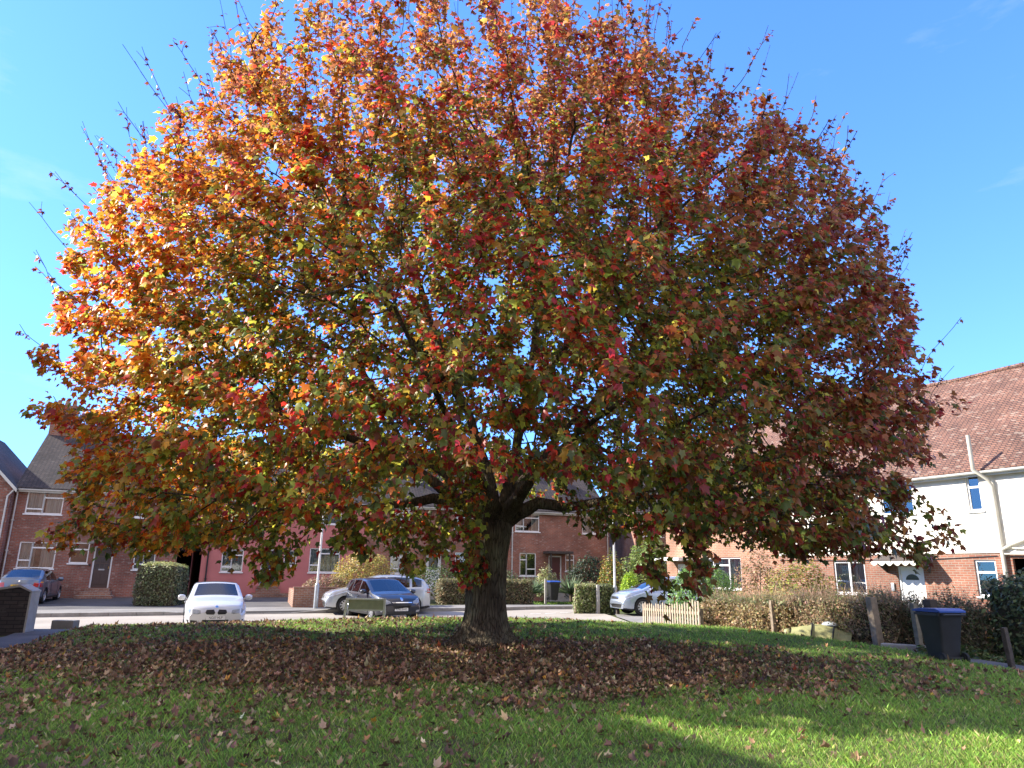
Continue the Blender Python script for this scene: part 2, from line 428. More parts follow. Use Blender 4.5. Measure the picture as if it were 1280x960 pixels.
sheet('pavement', [kp(-32), kp(20.5), kp(20.5, 1.9), kp(-32, 1.9)], .085, M['pavement'], 1.0, skirt=.2)
sheet('driveway', [kp(-12, 1.93), kp(8.8, 1.93), kp(8.8, 9.3), kp(-12, 9.3)], .07, M['tarmac'], 1.0)
sheet('paved_drive', [kp(8.85, 1.93), kp(12.2, 1.93), kp(12.8, 9.3), kp(8.85, 9.3)], .09, M['brick_pave'], 1.0)
sheet('parking_bay', [(4.72, 25.0), (6.2, 24.6), (11.0, 28.3), (9.2, 32.8), (4.3, 30.1), (4.15, 28.5)], .0, M['pavement'], 1.0)
sheet('left_footpath', [(-10.95, 19.95), (-9.95, 16.6), (-9.05, 13.3), (-7.95, 8), (-6.35, 2), (-7.6, 2), (-9.2, 8), (-10.3, 13.3), (-11.1, 16.6), (-12.3, 19.4)], .0, M['path'], .8)
sheet('right_footpath', [(3.75, 24.25), (4.65, 21.65), (6.4, 18.55), (8.0, 15.95), (8.8, 13.25), (10.45, 9.65), (12.25, 6), (13.4, 6), (11.5, 9.9), (9.75, 13.7), (8.9, 16.5), (7.3, 19.1), (5.55, 22.1), (4.75, 24.85)], .01, M['path'], .8)
def kerb(name, pts, h, w):
    mb = MB()
    for (a, b, h0, h1) in pts:
        n = max(1, int((Vector(b) - Vector(a)).length / .9))
        d = (Vector(b) - Vector(a)).normalized(); nn = Vector((-d.y, d.x)) * w
        for i in range(n):
            p = Vector(a).lerp(Vector(b), i / n); q = Vector(a).lerp(Vector(b), (i + .985) / n)
            ha = h0 + (h1 - h0) * i / n; hb = h0 + (h1 - h0) * (i + 1) / n
            V = []
            for (u, hh) in ((p, ha), (q, hb), (q + nn, hb), (p + nn, ha)):
                V.append((u.x, u.y, tz(u.x, u.y), hh))
            lo = [(x, y, z - .25) for x, y, z, _ in V]; hi = [(x, y, z + hh) for x, y, z, hh in V]
            mb.quad(*hi); mb.quad(lo[0], lo[1], hi[1], hi[0]); mb.quad(lo[1], lo[2], hi[2], hi[1]); mb.quad(lo[2], lo[3], hi[3], hi[2]); mb.quad(lo[3], lo[0], hi[0], hi[3])
    o = mb.build(name, M['kerb'], bevel=0); o['kind'] = 'structure'; return o
kerb('kerb', [(kp(-30), kp(2), .115, .115), (kp(2), kp(3.5), .115, .01), (kp(3.5), kp(6.6), .01, .01), (kp(6.6), kp(8), .01, .115), (kp(8), kp(20.5), .115, .115)], .1, -.13)
kerb('lawn_kerb', [((3.7, 24.32), (.6, 24.5), .07, .07), ((.6, 24.5), (-5, 22.38), .07, .07), ((-5, 22.38), (-10.9, 20.0), .07, .07)], .1, .12)
# a worn give-way line and an iron drain cover in the road
wl = MB()
for i in range(4):
    a = Vector((.9 + i * .62, 30.9 + i * .05)); 
    wl.quad(*[(a.x + dx, a.y + dy, tz(a.x + dx, a.y + dy) - .012) for dx, dy in ((0, 0), (.45, .03), (.45, .16), (0, .13))])
o = wl.build('road_marking', M['white_line']); o['kind'] = 'structure'
gd = MB()
for i in range(9):
    gd.box(-.3 + i * .068, -.3 + i * .068 + .04, -.2, .2, 0, .02)
gd.box(-.34, .34, -.24, -.205, 0, .02).box(-.34, .34, .205, .24, 0, .02)
o = gd.build('drain_grate', M['black']); o.location = (-12.6, 24.4, tz(-12.6, 24.4) - .018); o.rotation_euler = (0, 0, R(20))
tag(o, 'black iron drain grate let into the road left of the white car', 'drain')

# ------------------------------------------------------------------ houses
def wall_holes(mb, x0, x1, z0, z1, holes, y=0.0, reveal=.1):
    """front wall in the x-z plane facing -y; holes = (xa, xb, za, zb, arch)"""
    xs = {x0, x1}
    for h in holes:
        xs |= {h[0], h[1]}
        if h[4]:
            n = 12
            xs |= {h[0] + (h[1] - h[0]) * i / n for i in range(n + 1)}
    xs = sorted(x for x in xs if x0 - 1e-6 <= x <= x1 + 1e-6)
    def top(h, x):
        if not h[4]: return h[3]
        c, r = h[4]
        return h[3] - r + math.sqrt(max(0, r * r - (x - c) ** 2))
    for a, b in zip(xs, xs[1:]):
        if b - a < 1e-5: continue
        hs = sorted([h for h in holes if h[0] <= a + 1e-5 and h[1] >= b - 1e-5], key=lambda h: h[2])
        la = lb = z0
        for h in hs:
            if h[2] > la + 1e-4:
                mb.quad((a, y, la), (b, y, lb), (b, y, h[2]), (a, y, h[2]))
            la, lb = top(h, a), top(h, b)
            mb.quad((a, y, la), (b, y, lb), (b, y + reveal, lb), (a, y + reveal, la))
            if h[2] > z0 + 1e-3: mb.quad((a, y, h[2]), (a, y + reveal, h[2]), (b, y + reveal, h[2]), (b, y, h[2]))
        mb.quad((a, y, la), (b, y, lb), (b, y, z1), (a, y, z1))
    for h in holes:
        for x in (h[0], h[1]):
            t = top(h, x)
            if t > h[2] + 1e-3 and x0 + 1e-4 < x < x1 - 1e-4 or not h[4]:
                mb.quad((x, y, h[2]), (x, y + reveal, h[2]), (x, y + reveal, t), (x, y, t))
    return mb

def frame_panes(x0, x1, z0, z1, layout):
    W, H = x1 - x0, z1 - z0
    return [(x0 + a * W, x0 + b * W, z0 + c * H, z0 + d * H) for a, b, c, d in layout]
LAY = {
    'three': [(0, .34, 0, .3), (0, .34, .3, 1), (.34, 1, 0, .78), (.34, 1, .78, 1)],
    'pair': [(0, .46, 0, .22), (0, .46, .22, 1), (.46, 1, 0, .74), (.46, 1, .74, 1)],
    'pair_b': [(0, .42, 0, .7), (0, .42, .7, 1), (.42, 1, 0, .3), (.42, 1, .3, 1)],
    'stack': [(0, 1, 0, .66), (0, 1, .66, 1)],
    'halves': [(0, .5, 0, 1), (.5, 1, 0, 1)],
    'triple': [(0, .34, 0, 1), (.34, .67, 0, 1), (.67, 1, 0, 1)],
    'big': [(0, .3, 0, 1), (.3, .7, 0, .75), (.3, .7, .75, 1), (.7, 1, 0, 1)],
}
def window(par, x0, x1, z0, z1, lay='pair', y=0.0, cur='curtain', frac=.35, fmat='white', sill=True):
    fw, fd = .055, .06
    yy = y + .045
    mb = MB()
    mb.box(x0, x1, yy, yy + fd, z0, z0 + fw).box(x0, x1, yy, yy + fd, z1 - fw, z1)
    mb.box(x0, x0 + fw, yy + .001, yy + fd, z0 + fw, z1 - fw).box(x1 - fw, x1, yy + .001, yy + fd, z0 + fw, z1 - fw)
    ps = frame_panes(x0, x1, z0, z1, LAY[lay])
    seen = set(); pm = MB()
    for a, b, c, d in ps:
        i = .03
        mb_x = [(a, a > x0 + .01), (b, b < x1 - .01)]
        for x, inner in mb_x:
            k = ('v', round(x, 3), round(c, 3), round(d, 3))
            if inner and k not in seen:
                seen.add(k); mb.box(x - .035, x + .035, yy - .004, yy + fd - .004, c + .004, d - .004)
        for z, inner in ((c, c > z0 + .01), (d, d < z1 - .01)):
            k = ('h', round(z, 3), round(a, 3), round(b, 3))
            if inner and k not in seen:
                seen.add(k); mb.box(a + .006, b - .006, yy - .007, yy + fd - .007, z - .032, z + .032)
        pm.quad((a + i, yy + .03, c + i), (b - i, yy + .03, c + i), (b - i, yy + .03, d - i), (a + i, yy + .03, d - i))
    w = mb.build('window', M[fmat], par, fix=True)
    pm.build('pane', M['glass'], w, fix=False)
    if cur:
        n = 14
        def drape(xa, xb):
            cm = MB()
            for k in range(n):
                xk = xa + (xb - xa) * k / n; xl = xa + (xb - xa) * (k + 1) / n
                ya = y + .19 + .02 * math.sin(k * 2.1); yb = y + .19 + .02 * math.sin((k + 1) * 2.1)
                cm.quad((xk, ya, z0), (xl, yb, z0), (xl, yb, z1), (xk, ya, z1))
            cm.build('curtain', M[cur], w, fix=False)
        Wd = x1 - x0
        drape(x0 + .02, x0 + Wd * frac); drape(x1 - Wd * frac, x1 - .02)
    if sill:
        MB().box(x0 - .05, x1 + .05, y - .05, y + .04, z0 - .06, z0 - .002).build('sill', M[fmat], w)
    return w

def door(par, x0, x1, z0, z1, mat, style='grid', y=0.0, frame='white'):
    fw = .07; yy = y + .04
    f = MB().box(x0, x0 + fw, yy, yy + .08, z0, z1).box(x1 - fw, x1, yy, yy + .08, z0, z1).box(x0 + fw, x1 - fw, yy, yy + .08, z1 - fw, z1)
    f = f.build('door_frame', M[frame], par)
    a, b, t = x0 + fw, x1 - fw, z1 - fw
    d = MB().box(a, b, yy + .03, yy + .07, z0, t)
    W, H = b - a, t - z0
    if style == 'grid':      # nine small lights over two panels
        for i in range(2): d.box(a + .1 * W + i * .42 * W, a + .48 * W + i * .42 * W, yy + .018, yy + .032, z0 + .08 * H, z0 + .36 * H)
    elif style == 'panel':
        for i in range(2):
            for (c, e) in ((.08, .4), (.5, .78)):
                d.box(a + .12 * W + i * .41 * W, a + .47 * W + i * .41 * W, yy + .02, yy + .032, z0 + c * H, z0 + e * H)
    d = d.build('door', M[mat], par, bevel=.004)
    g = MB()
    if style == 'grid':
        for i in range(3):
            for j in range(3):
                xa = a + W * (.1 + i * .275); za = z0 + H * (.45 + j * .17)
                g.quad((xa, yy + .026, za), (xa + W * .24, yy + .026, za), (xa + W * .24, yy + .026, za + H * .145), (xa, yy + .026, za + H * .145))
    elif style == 'fan':
        n = 10; c = a + W / 2; r = W * .3; zc = z0 + H * .8
        g.quad(*([(c + r * math.cos(math.pi * k / n), yy + .026, zc + r * .8 * math.sin(math.pi * k / n)) for k in range(n + 1)]))
    elif style == 'slit':
        for i in range(2):
            g.quad((a + W * (.18 + .38 * i), yy + .026, z0 + H * .5), (a + W * (.44 + .38 * i), yy + .026, z0 + H * .5), (a + W * (.44 + .38 * i), yy + .026, z0 + H * .92), (a + W * (.18 + .38 * i), yy + .026, z0 + H * .92))
    elif style == 'half':
        g.quad((a + W * .15, yy + .026, z0 + H * .55), (a + W * .85, yy + .026, z0 + H * .55), (a + W * .85, yy + .026, z0 + H * .93), (a + W * .15, yy + .026, z0 + H * .93))
    if g.v: g.build('door_glass', M['glass_dark'], d, fix=False)
    MB().tube([(b - .06, yy + .0, z0 + H * .47), (b - .06, yy + .0, z0 + H * .53)], .015, 6).box(b - .075, b - .045, yy, yy + .035, z0 + H * .49, z0 + H * .51).build('handle', M['brass'], d)
    MB().box(a + W * .32, a + W * .68, yy + .012, yy + .032, z0 + H * .43, z0 + H * .465).build('letterbox', M['steel'], d)
    return d
M['glass_dark'] = plain('door_glass_dark', (.05, .055, .06), rough=.08, var=.2)

def gutter(par, x0, x1, z, y):
    mb = MB(); n = 6
    for k in range(n):
        a, b = math.pi * k / n, math.pi * (k + 1) / n
        mb.quad((x0, y - .06 * math.cos(a), z - .06 * math.sin(a)), (x1, y - .06 * math.cos(a), z - .06 * math.sin(a)), (x1, y - .06 * math.cos(b), z - .06 * math.sin(b)), (x0, y - .06 * math.cos(b), z - .06 * math.sin(b)))
    mb.box(x0, x1, y - .064, y - .056, z - .002, z + .02)
    mb.box(x0, x1, y + .066, y + .09, z - .12, z + .03)
    return mb.build('gutter', M['grey_white'], par)

def downpipe(par, x, z0, z1, y=-.07, mat='grey_white', r=.037):
    mb = MB().tube([(x, y, z0), (x, y, z1 - .25), (x, y - .12, z1 - .05)], r, 8)
    for z in (z0 + .8, z0 + 2.2, z0 + 3.6):
        if z < z1 - .4: mb.box(x - .06, x + .06, y - .045, -.001, z, z + .04)
    return mb.build('downpipe', M[mat], par, smooth=40)

def gable_house(par, x0, x1, depth, zb, ze, zr, wall, roofm, holes, over=.22, ridge=None, lo_wall=None, zsplit=None, chimney=None, left_over=0.0, right_over=0.0):
    rd = ridge if ridge else depth / 2
    mb = MB()
    if zsplit is None:
        wall_holes(mb, x0, x1, zb, ze, holes)
    else:
        wall_holes(mb, x0, x1, zsplit, ze, [h for h in holes if h[2] > zsplit], y=-.03, reveal=.13)
        lb = MB(); wall_holes(lb, x0, x1, zb, zsplit, [h for h in holes if h[2] < zsplit])
        lb.quad((x0, 0, zb), (x0, depth, zb), (x0, depth, zsplit), (x0, 0, zsplit)); lb.quad((x1, 0, zb), (x1, depth, zb), (x1, depth, zsplit), (x1, 0, zsplit))
        lb.quad((x0, depth, zb), (x1, depth, zb), (x1, depth, zsplit), (x0, depth, zsplit))
        lb.build('brick_wall', M[lo_wall], par, fix=False)
        mb.quad((x0, -.03, zsplit), (x1, -.03, zsplit), (x1, 0, zsplit), (x0, 0, zsplit))
    zz = zsplit if zsplit else zb
    yf = -.03 if zsplit else 0
    for x in (x0, x1):
        mb.quad((x, yf, zz), (x, depth, zz), (x, depth, ze), (x, rd, zr - .1), (x, yf, ze))
    mb.quad((x0, depth, zz), (x1, depth, zz), (x1, depth, ze), (x0, depth, ze))
    mb.build('wall', M[wall], par, fix=False)
    # dark interior: floor slab and partition so that windows look into rooms
    rm = MB().box(x0 + .05, x1 - .05, depth * .5, depth * .5 + .05, zb, ze - .05).box(x0 + .05, x1 - .05, .3, depth - .1, (zb + ze) / 2 - .06 if not zsplit else zsplit - .1, (zb + ze) / 2 if not zsplit else zsplit)
    rm.build('partition', M['room'], par)
    sl = (zr - ze) / rd; t = .1
    r = MB(); a, b = x0 - left_over, x1 + right_over
    nseg = max(2, int((b - a) / 1.2))
    for i in range(nseg):
        xa, xb = a + (b - a) * i / nseg, a + (b - a) * (i + 1) / nseg
        s0 = .025 * math.sin(xa * 1.7 + x0) ; s1 = .025 * math.sin(xb * 1.7 + x0)
        for (xa_, xb_, sa, sb) in ((xa, xb, s0, s1),):
            r.quad((xa_, -over, ze - over * sl + t), (xb_, -over, ze - over * sl + t), (xb_, rd, zr + t + sb), (xa_, rd, zr + t + sa))
            r.quad((xa_, depth + over, ze - over * sl + t), (xb_, depth + over, ze - over * sl + t), (xb_, rd, zr + t + sb), (xa_, rd, zr + t + sa))
            r.quad((xa_, -over, ze - over * sl + t), (xb_, -over, ze - over * sl + t), (xb_, -over, ze - over * sl + .02), (xa_, -over, ze - over * sl + .02))
            r.quad((xa_, -over, ze - over * sl + .02), (xb_, -over, ze - over * sl + .02), (xb_, rd, zr - .03), (xa_, rd, zr - .03))
            r.quad((xa_, depth + over, ze - over * sl + .02), (xb_, depth + over, ze - over * sl + .02), (xb_, rd, zr - .03), (xa_, rd, zr - .03))
    for x in (a, b):
        r.quad((x, -over, ze - over * sl + .02), (x, rd, zr - .03), (x, rd, zr + t), (x, -over, ze - over * sl + t))
        r.quad((x, depth + over, ze - over * sl + .02), (x, rd, zr - .03), (x, rd, zr + t), (x, depth + over, ze - over * sl + t))
    roof = r.build('roof', M[roofm], par, fix=False)
    n = max(1, int((b - a) / .45)); rt = MB()
    for i in range(n):
        xa, xb = a + (b - a) * i / n, a + (b - a) * (i + .96) / n
        z = zr + t + .02 * math.sin((xa) * 1.7 + x0)
        rt.tube([(xa, rd, z), (xb, rd, z + .006)], .1, 8)
    rt.build('ridge_tiles', M[roofm], roof, smooth=40)
    if chimney:
        for (cx, cw, cy, cd, ct, pots) in chimney:
            c = MB().box(cx - cw / 2, cx + cw / 2, cy - cd / 2, cy + cd / 2, zr - 1.0, ct)
            c.box(cx - cw / 2 - .05, cx + cw / 2 + .05, cy - cd / 2 - .05, cy + cd / 2 + .05, ct - .3, ct - .18)
            c.box(cx - cw / 2 - .08, cx + cw / 2 + .08, cy - cd / 2 - .08, cy + cd / 2 + .08, ct - .12, ct + .02)
            ch = c.build('chimney', M['brick_red'], roof)
            for i in range(pots):
                px = cx + (i - (pots - 1) / 2) * cw / max(1, pots) * .95
                MB().lathe([(.0, ct + .32), (.08, ct + .32), (.1, ct + .3), (.12, ct), (.0, ct)], 12, c=(px, cy, .02)).build('chimney_pot', M['brick_orange'], ch, smooth=40)
    gutter(par, x0, x1, ze - over * sl + .0, -over - .075)
    return roof

TR = math.atan2(.342, .94); TL = (-20.3, 35.5, 0)
TW = 'row of brick terraced houses across the road'
def hole(*a): return (*a[:4], a[4] if len(a) > 4 else None)

# --- wing at the far left (gable front, projecting)
w = thing('terraced_house', 'dark brick gable-fronted house jutting forward at the left edge', 'house', TL, TR, TW)
wx0, wx1 = -9.6, -3.62
mb = MB(); yf = -.55
wall_holes(mb, wx0, wx1, -.4, 5.2, [hole(-5.6, -4.35, 1.1, 2.5), hole(-7.6, -5.9, 3.9, 5.0)], y=yf)
mb.quad((wx0, yf, 5.2), (wx1, yf, 5.2), ((wx0 + wx1) / 2, yf, 8.2))
mb.quad((wx1, yf, -.4), (wx1, 7.5, -.4), (wx1, 7.5, 5.2), (wx1, yf, 5.2)); mb.quad((wx0, yf, -.4), (wx0, 7.5, -.4), (wx0, 7.5, 5.2), (wx0, yf, 5.2))
mb.quad((wx0, 7.5, -.4), (wx1, 7.5, -.4), (wx1, 7.5, 5.2), ((wx0 + wx1) / 2, 7.5, 8.2), (wx0, 7.5, 5.2))
mb.build('wall', M['brick_dark'], w, fix=False)
rf = MB(); cx = (wx0 + wx1) / 2
for sg in (-1, 1):
    e = cx + sg * 3.2
    for y0_, y1_ in ((yf - .15, 7.7),):
        rf.quad((e, y0_, 5.05), (e, y1_, 5.05), (cx, y1_, 8.35), (cx, y0_, 8.35))
        rf.quad((e, y0_, 4.95), (e, y1_, 4.95), (cx, y1_, 8.22), (cx, y0_, 8.22))
        rf.quad((e, y0_, 4.95), (cx, y0_, 8.22), (cx, y0_, 8.35), (e, y0_, 5.05))
r_ = rf.build('roof', M['roof_dark'], w, fix=False)
bb_ = MB()
for sg in (-1, 1):
    e = cx + sg * 3.22
    bb_.quad((e, yf - .17, 4.86), (cx, yf - .17, 8.16), (cx, yf - .17, 8.33), (e, yf - .17, 5.03))
bb_.build('bargeboard', M['grey_white'], r_)
window(w, -5.6, -4.35, 1.1, 2.5, 'pair', y=yf); window(w, -7.6, -5.9, 3.9, 5.0, 'triple', y=yf)
MB().tube([(wx1 - .12, yf - .06, 0), (wx1 - .12, yf - .06, 4.7), (wx1 + .1, yf - .1, 4.98)], .04, 8).build('downpipe', M['grey_white'], w, smooth=40)

# --- house A
a = thing('terraced_house', 'dark red brick house behind the clipped hedge, glazed brown front door', 'house', TL, TR, TW)
H = [hole(-3.05, -1.5, 1.42, 2.64), hole(-.92, -.12, 1.68, 2.66), hole(.1, .95, .55, 2.52), hole(1.86, 2.83, 1.42, 2.63), hole(-3.1, -1.55, 3.95, 5.0), hole(1.45, 2.55, 3.95, 5.0),
     hole(3.8, 4.5, -.35, 2.78, (4.375, .575))]
gable_house(a, -3.6, 4.5, 7.8, -.35, 5.25, 8.5, 'brick_dark', 'roof_dark', H, ridge=3.9, chimney=[(-3.0, 1.15, 3.9, .6, 10.0, 3)])
window(a, -3.05, -1.5, 1.42, 2.64, 'three', frac=.42); window(a, -.92, -.12, 1.68, 2.66, 'stack', cur=None)
window(a, 1.86, 2.83, 1.42, 2.63, 'pair', frac=.44); window(a, -3.1, -1.55, 3.95, 5.0, 'pair', frac=.48); window(a, 1.45, 2.55, 3.95, 5.0, 'pair', frac=.4)
door(a, .1, .95, .55, 2.52, 'door_brown', 'grid')
MB().box(-.1, 1.25, -.75, .02, 2.6, 2.72).build('canopy', M['slab_grey'], a, bevel=.01)
MB().box(-.3, 1.3, -.9, -.003, -.3, .22).box(-.15, 1.15, -.5, -.004, .22, .38).box(0, 1.05, -.25, -.005, .38, .54).build('doorstep', M['brick_wall'], a)
downpipe(a, -3.5, 0, 5.1); MB().tube([(3.72, -.03, .3), (3.72, -.03, 5.0)], .018, 6).build('cable_conduit', M['brick_dark'], a)
MB().box(-.02, .04, -.03, -.002, 1.55, 1.66).build('doorbell', M['black'], a)

# --- pink house
p = thing('terraced_house', 'terraced house painted dusky pink with a navy front door', 'house', TL, TR, TW)
H = [hole(4.502, 4.95, -.35, 2.78, (4.375, .575)), hole(5.9, 6.95, 1.37, 2.5), hole(7.83, 8.72, .72, 2.55), hole(8.95, 9.6, 1.7, 2.52), hole(10.25, 11.85, 1.4, 2.66), hole(5.9, 7.0, 3.95, 5.0), hole(10.3, 11.8, 3.95, 5.0)]
gable_house(p, 4.502, 13.2, 7.8, -.35, 5.25, 8.5, 'pink', 'roof_dark', H, ridge=3.9, chimney=[(12.6, 1.0, 3.9, .6, 9.9, 2)])
for q in ((5.9, 6.95, 1.37, 2.5, 'pair'), (8.95, 9.6, 1.7, 2.52, 'stack'), (10.25, 11.85, 1.4, 2.66, 'three'), (5.9, 7.0, 3.95, 5.0, 'pair'), (10.3, 11.8, 3.95, 5.0, 'three')):
    window(p, *q, cur='curtain_blue', frac=.5)
door(p, 7.83, 8.72, .72, 2.55, 'door_navy', 'slit')
MB().box(7.5, 9.4, -.9, -.003, -.3, .35).box(7.7, 8.9, -.45, -.004, .35, .52).box(7.75, 8.8, -.2, -.005, .52, .70).build('doorstep', M['brick_wall'], p)
MB().lathe([(0, -.025), (.1, -.025), (.1, 0)], 16, axis='y', c=(7.55, 0, 2.2)).build('number_plaque', M['white'], p)
downpipe(p, 5.25, .2, 5.1, mat='black')

# --- house C (behind the tree trunk)
c = thing('terraced_house', 'mid red brick house mostly hidden behind the lower maple leaves', 'house', TL, TR, TW)
H = [hole(14.6, 15.7, 1.4, 2.6), hole(16.6, 17.5, .6, 2.55), hole(18.3, 19.3, 1.23, 2.63), hole(14.6, 15.7, 3.95, 5.0), hole(18.2, 19.3, 3.95, 5.0)]
gable_house(c, 13.204, 21.55, 7.8, -.2, 5.25, 8.5, 'brick_mid', 'roof_dark', H, ridge=3.9)
for q in ((14.6, 15.7, 1.4, 2.6, 'pair'), (18.3, 19.3, 1.23, 2.63, 'pair_b'), (14.6, 15.7, 3.95, 5.0, 'pair'), (18.2, 19.3, 3.95, 5.0, 'pair')): window(c, *q, frac=.45)
door(c, 16.6, 17.5, .6, 2.55, 'white', 'half')
MB().box(16.3, 17.8, -.7, .02, 2.62, 2.74).build('canopy', M['grey_white'], c, bevel=.01)
MB().box(16.4, 17.7, -.6, -.003, -.1, .58).build('doorstep', M['concrete'], c)

# --- house D (right of trunk)
d = thing('terraced_house', 'red brick house right of the maple trunk with a maroon door', 'house', TL, TR, TW)
H = [hole(22.25, 23.3, 1.36, 2.68), hole(24.1, 24.95, .6, 2.55), hole(25.2, 25.8, 1.67, 2.65), hole(21.95, 23.5, 3.92, 4.95), hole(26.35, 27.9, 3.92, 4.95)]
gable_house(d, 21.554, 28.2, 7.8, -.1, 5.25, 8.5, 'brick_mid', 'roof_dark', H, ridge=3.9, chimney=[(22.2, 1.1, 3.9, .6, 9.9, 2)])
window(d, 22.25, 23.3, 1.36, 2.68, 'pair_b', cur=None); window(d, 25.2, 25.8, 1.67, 2.65, 'stack', cur=None)
window(d, 21.95, 23.5, 3.92, 4.95, 'three', frac=.3); window(d, 26.35, 27.9, 3.92, 4.95, 'halves', frac=.5, cur='curtain_blue')
door(d, 24.1, 24.95, .6, 2.55, 'door_maroon', 'panel')
pc = MB().box(23.75, 25.3, -.95, .02, 2.66, 2.8); pc.box(23.85, 23.93, -.9, -.82, .2, 2.66).box(25.05, 25.13, -.9, -.82, .2, 2.66)
pc.build('porch', M['timber_dark'], d); MB().box(23.9, 25.2, -.7, -.003, -.1, .58).build('doorstep', M['concrete'], d)
downpipe(d, 21.75, .2, 5.1); downpipe(d, 28.05, .2, 5.1)

# --- house E, in the far corner
e = thing('brick_house', 'brick house in the far corner with a sunlit orange side wall', 'house', (7.55, 43.6, 0), R(8))
H = [hole(.45, 1.75, 3.75, 4.75), hole(.6, 1.9, 1.0, 2.3)]
gable_house(e, 0, 7.5, 8, -.1, 5.25, 8.4, 'brick_red', 'roof_dark', H, ridge=4)
window(e, .45, 1.75, 3.75, 4.75, 'triple', cur=None); window(e, .6, 1.9, 1.0, 2.3, 'triple', cur=None)

# --- houses F and G on the right, one pair
GR = math.atan2(-.8829, .4695); GL = (11.965, 27.968, 0)
f = thing('brick_house', 'orange brick semi-detached house with a flat white porch canopy', 'house', GL, GR)
H = [hole(-6.55, -4.15, 1.0, 2.34), hole(-8.25, -7.27, .02, 2.06), hole(-6.4, -4.4, 3.65, 4.85)]
gable_house(f, -9.0, -2.002, 7.8, -.4, 5.05, 8.9, 'brick_orange', 'roof_red', H, ridge=3.9, left_over=.15)
window(f, -6.55, -4.15, 1.0, 2.34, 'big', cur='curtain', frac=.5); window(f, -6.4, -4.4, 3.65, 4.85, 'big', frac=.4)
door(f, -8.25, -7.27, .02, 2.06, 'white', 'half')
MB().box(-8.6, -6.9, -1.1, .02, 2.2, 2.34).build('canopy', M['white'], f, bevel=.01)
MB().box(-8.4, -7.1, -.6, -.003, -.4, .01).build('doorstep', M['concrete'], f)
MB().box(-7.15, -7.1, -.05, -.002, 1.7, 2.15).box(-6.85, -6.8, -.05, -.002, 1.7, 2.15).box(-7.1, -6.85, -.05, -.002, 1.75, 1.79).box(-7.1, -6.85, -.05, -.002, 2.0, 2.04).build('trellis', M['white'], f)

g = thing('brick_house', 'house with white rough-cast upper storey over red brick, at right edge', 'house', GL, GR)
H = [hole(.5, 1.8, 1.0, 2.14), hole(3.05, 3.98, .0, 1.97), hole(5.66, 6.3, 1.07, 2.16), hole(5.78, 6.2, 3.67, 4.8), hole(2.75, 3.95, 3.72, 4.75), hole(6.8, 9.0, -.39, 2.2)]
gable_house(g, -2.0, 9.4, 7.8, -.4, 5.05, 8.9, 'render_white', 'roof_red', H, ridge=3.9, lo_wall='brick_red', zsplit=2.37, chimney=[(-1.9, 1.0, 3.9, .6, 9.95, 2)])
window(g, .5, 1.8, 1.0, 2.14, 'halves', frac=.48); window(g, 5.66, 6.3, 1.07, 2.16, 'stack', cur='curtain_tan', frac=.5)
window(g, 5.78, 6.2, 3.67, 4.8, 'stack', cur=None, y=-.03); window(g, 2.75, 3.95, 3.72, 4.75, 'halves', y=-.03, cur=None)
door(g, 3.05, 3.98, 0, 1.97, 'white', 'fan')
cn = MB().prism([(-.75, 2.06), (0.01, 2.3), (0.01, 2.36), (-.75, 2.12)], 'x', 2.55, 4.35)
cnp = cn.build('canopy', M['timber_dark'], g)
sc = MB(); n = 6
for i in range(n):
    xa = 2.6 + i * 1.7 / n
    for k in range(8):
        t0, t1 = k / 8, (k + 1) / 8
        za, zb_ = 2.07 - .1 * math.sin(math.pi * t0), 2.07 - .1 * math.sin(math.pi * t1)
        sc.quad((xa + t0 * 1.7 / n, -.765, za), (xa + t1 * 1.7 / n, -.765, zb_), (xa + t1 * 1.7 / n, -.765, 2.12), (xa + t0 * 1.7 / n, -.765, 2.12))
sc.build('valance', M['cream'], cnp, fix=False)
for x in (2.66, 4.2):
    MB().prism([(-.6, 2.1), (-.02, 2.1), (-.02, 1.75)], 'x', x, x + .05).build('bracket', M['timber_dark'], cnp)
MB().box(2.95, 4.1, -.5, -.003, -.4, -.01).build('doorstep', M['concrete'], g)
sp = MB().tube([(6.6, -.1, -.1), (6.6, -.1, 2.6), (6.6, -.1, 4.35), (6.55, -.2, 4.6), (6.3, -.45, 4.9), (6.3, -.45, 6.0)], .06, 10)
sp.tube([(6.6, -.1, 2.45), (6.9, -.12, 2.6), (7.6, -.12, 2.85), (8.6, -.12, 3.0)], .05, 8)
sp.tube([(6.62, -.1, 2.33), (9.3, -.12, 2.3)], .03, 6).tube([(6.9, -.1, 2.5), (7.7, -.1, 2.44), (7.7, -.1, 2.95)], .025, 6)
sp.build('soil_pipe', M['cream'], g, smooth=40)
MB().tube([(-2, -.02, 2.2), (1, -.03, 2.17), (4.5, -.03, 2.2), (6.4, -.03, 2.28)], .012, 5).build('cable', M['black'], g)
MB().box(2.78, 2.9, -.06, -.002, 1.15, 1.4).build('meter_box', M['steel'], g, bevel=.01)
MB().box(4.55, 4.62, -.05, -.031, 3.2, 3.35).box(4.55, 4.62, -.05, -.031, 3.45, 3.5).build('wall_bracket', M['steel'], g)

# --- the house left of the camera that shades the near lawn
h = thing('brick_house', 'brick house beyond the left edge whose shadow lies on the lawn', 'house', (-10.7, 10.8, 0), R(120.0))
gable_house(h, -1.5, 10.0, 7.8, -.4, 5.6, 10.2, 'brick_red', 'roof_red', [], ridge=3.9)

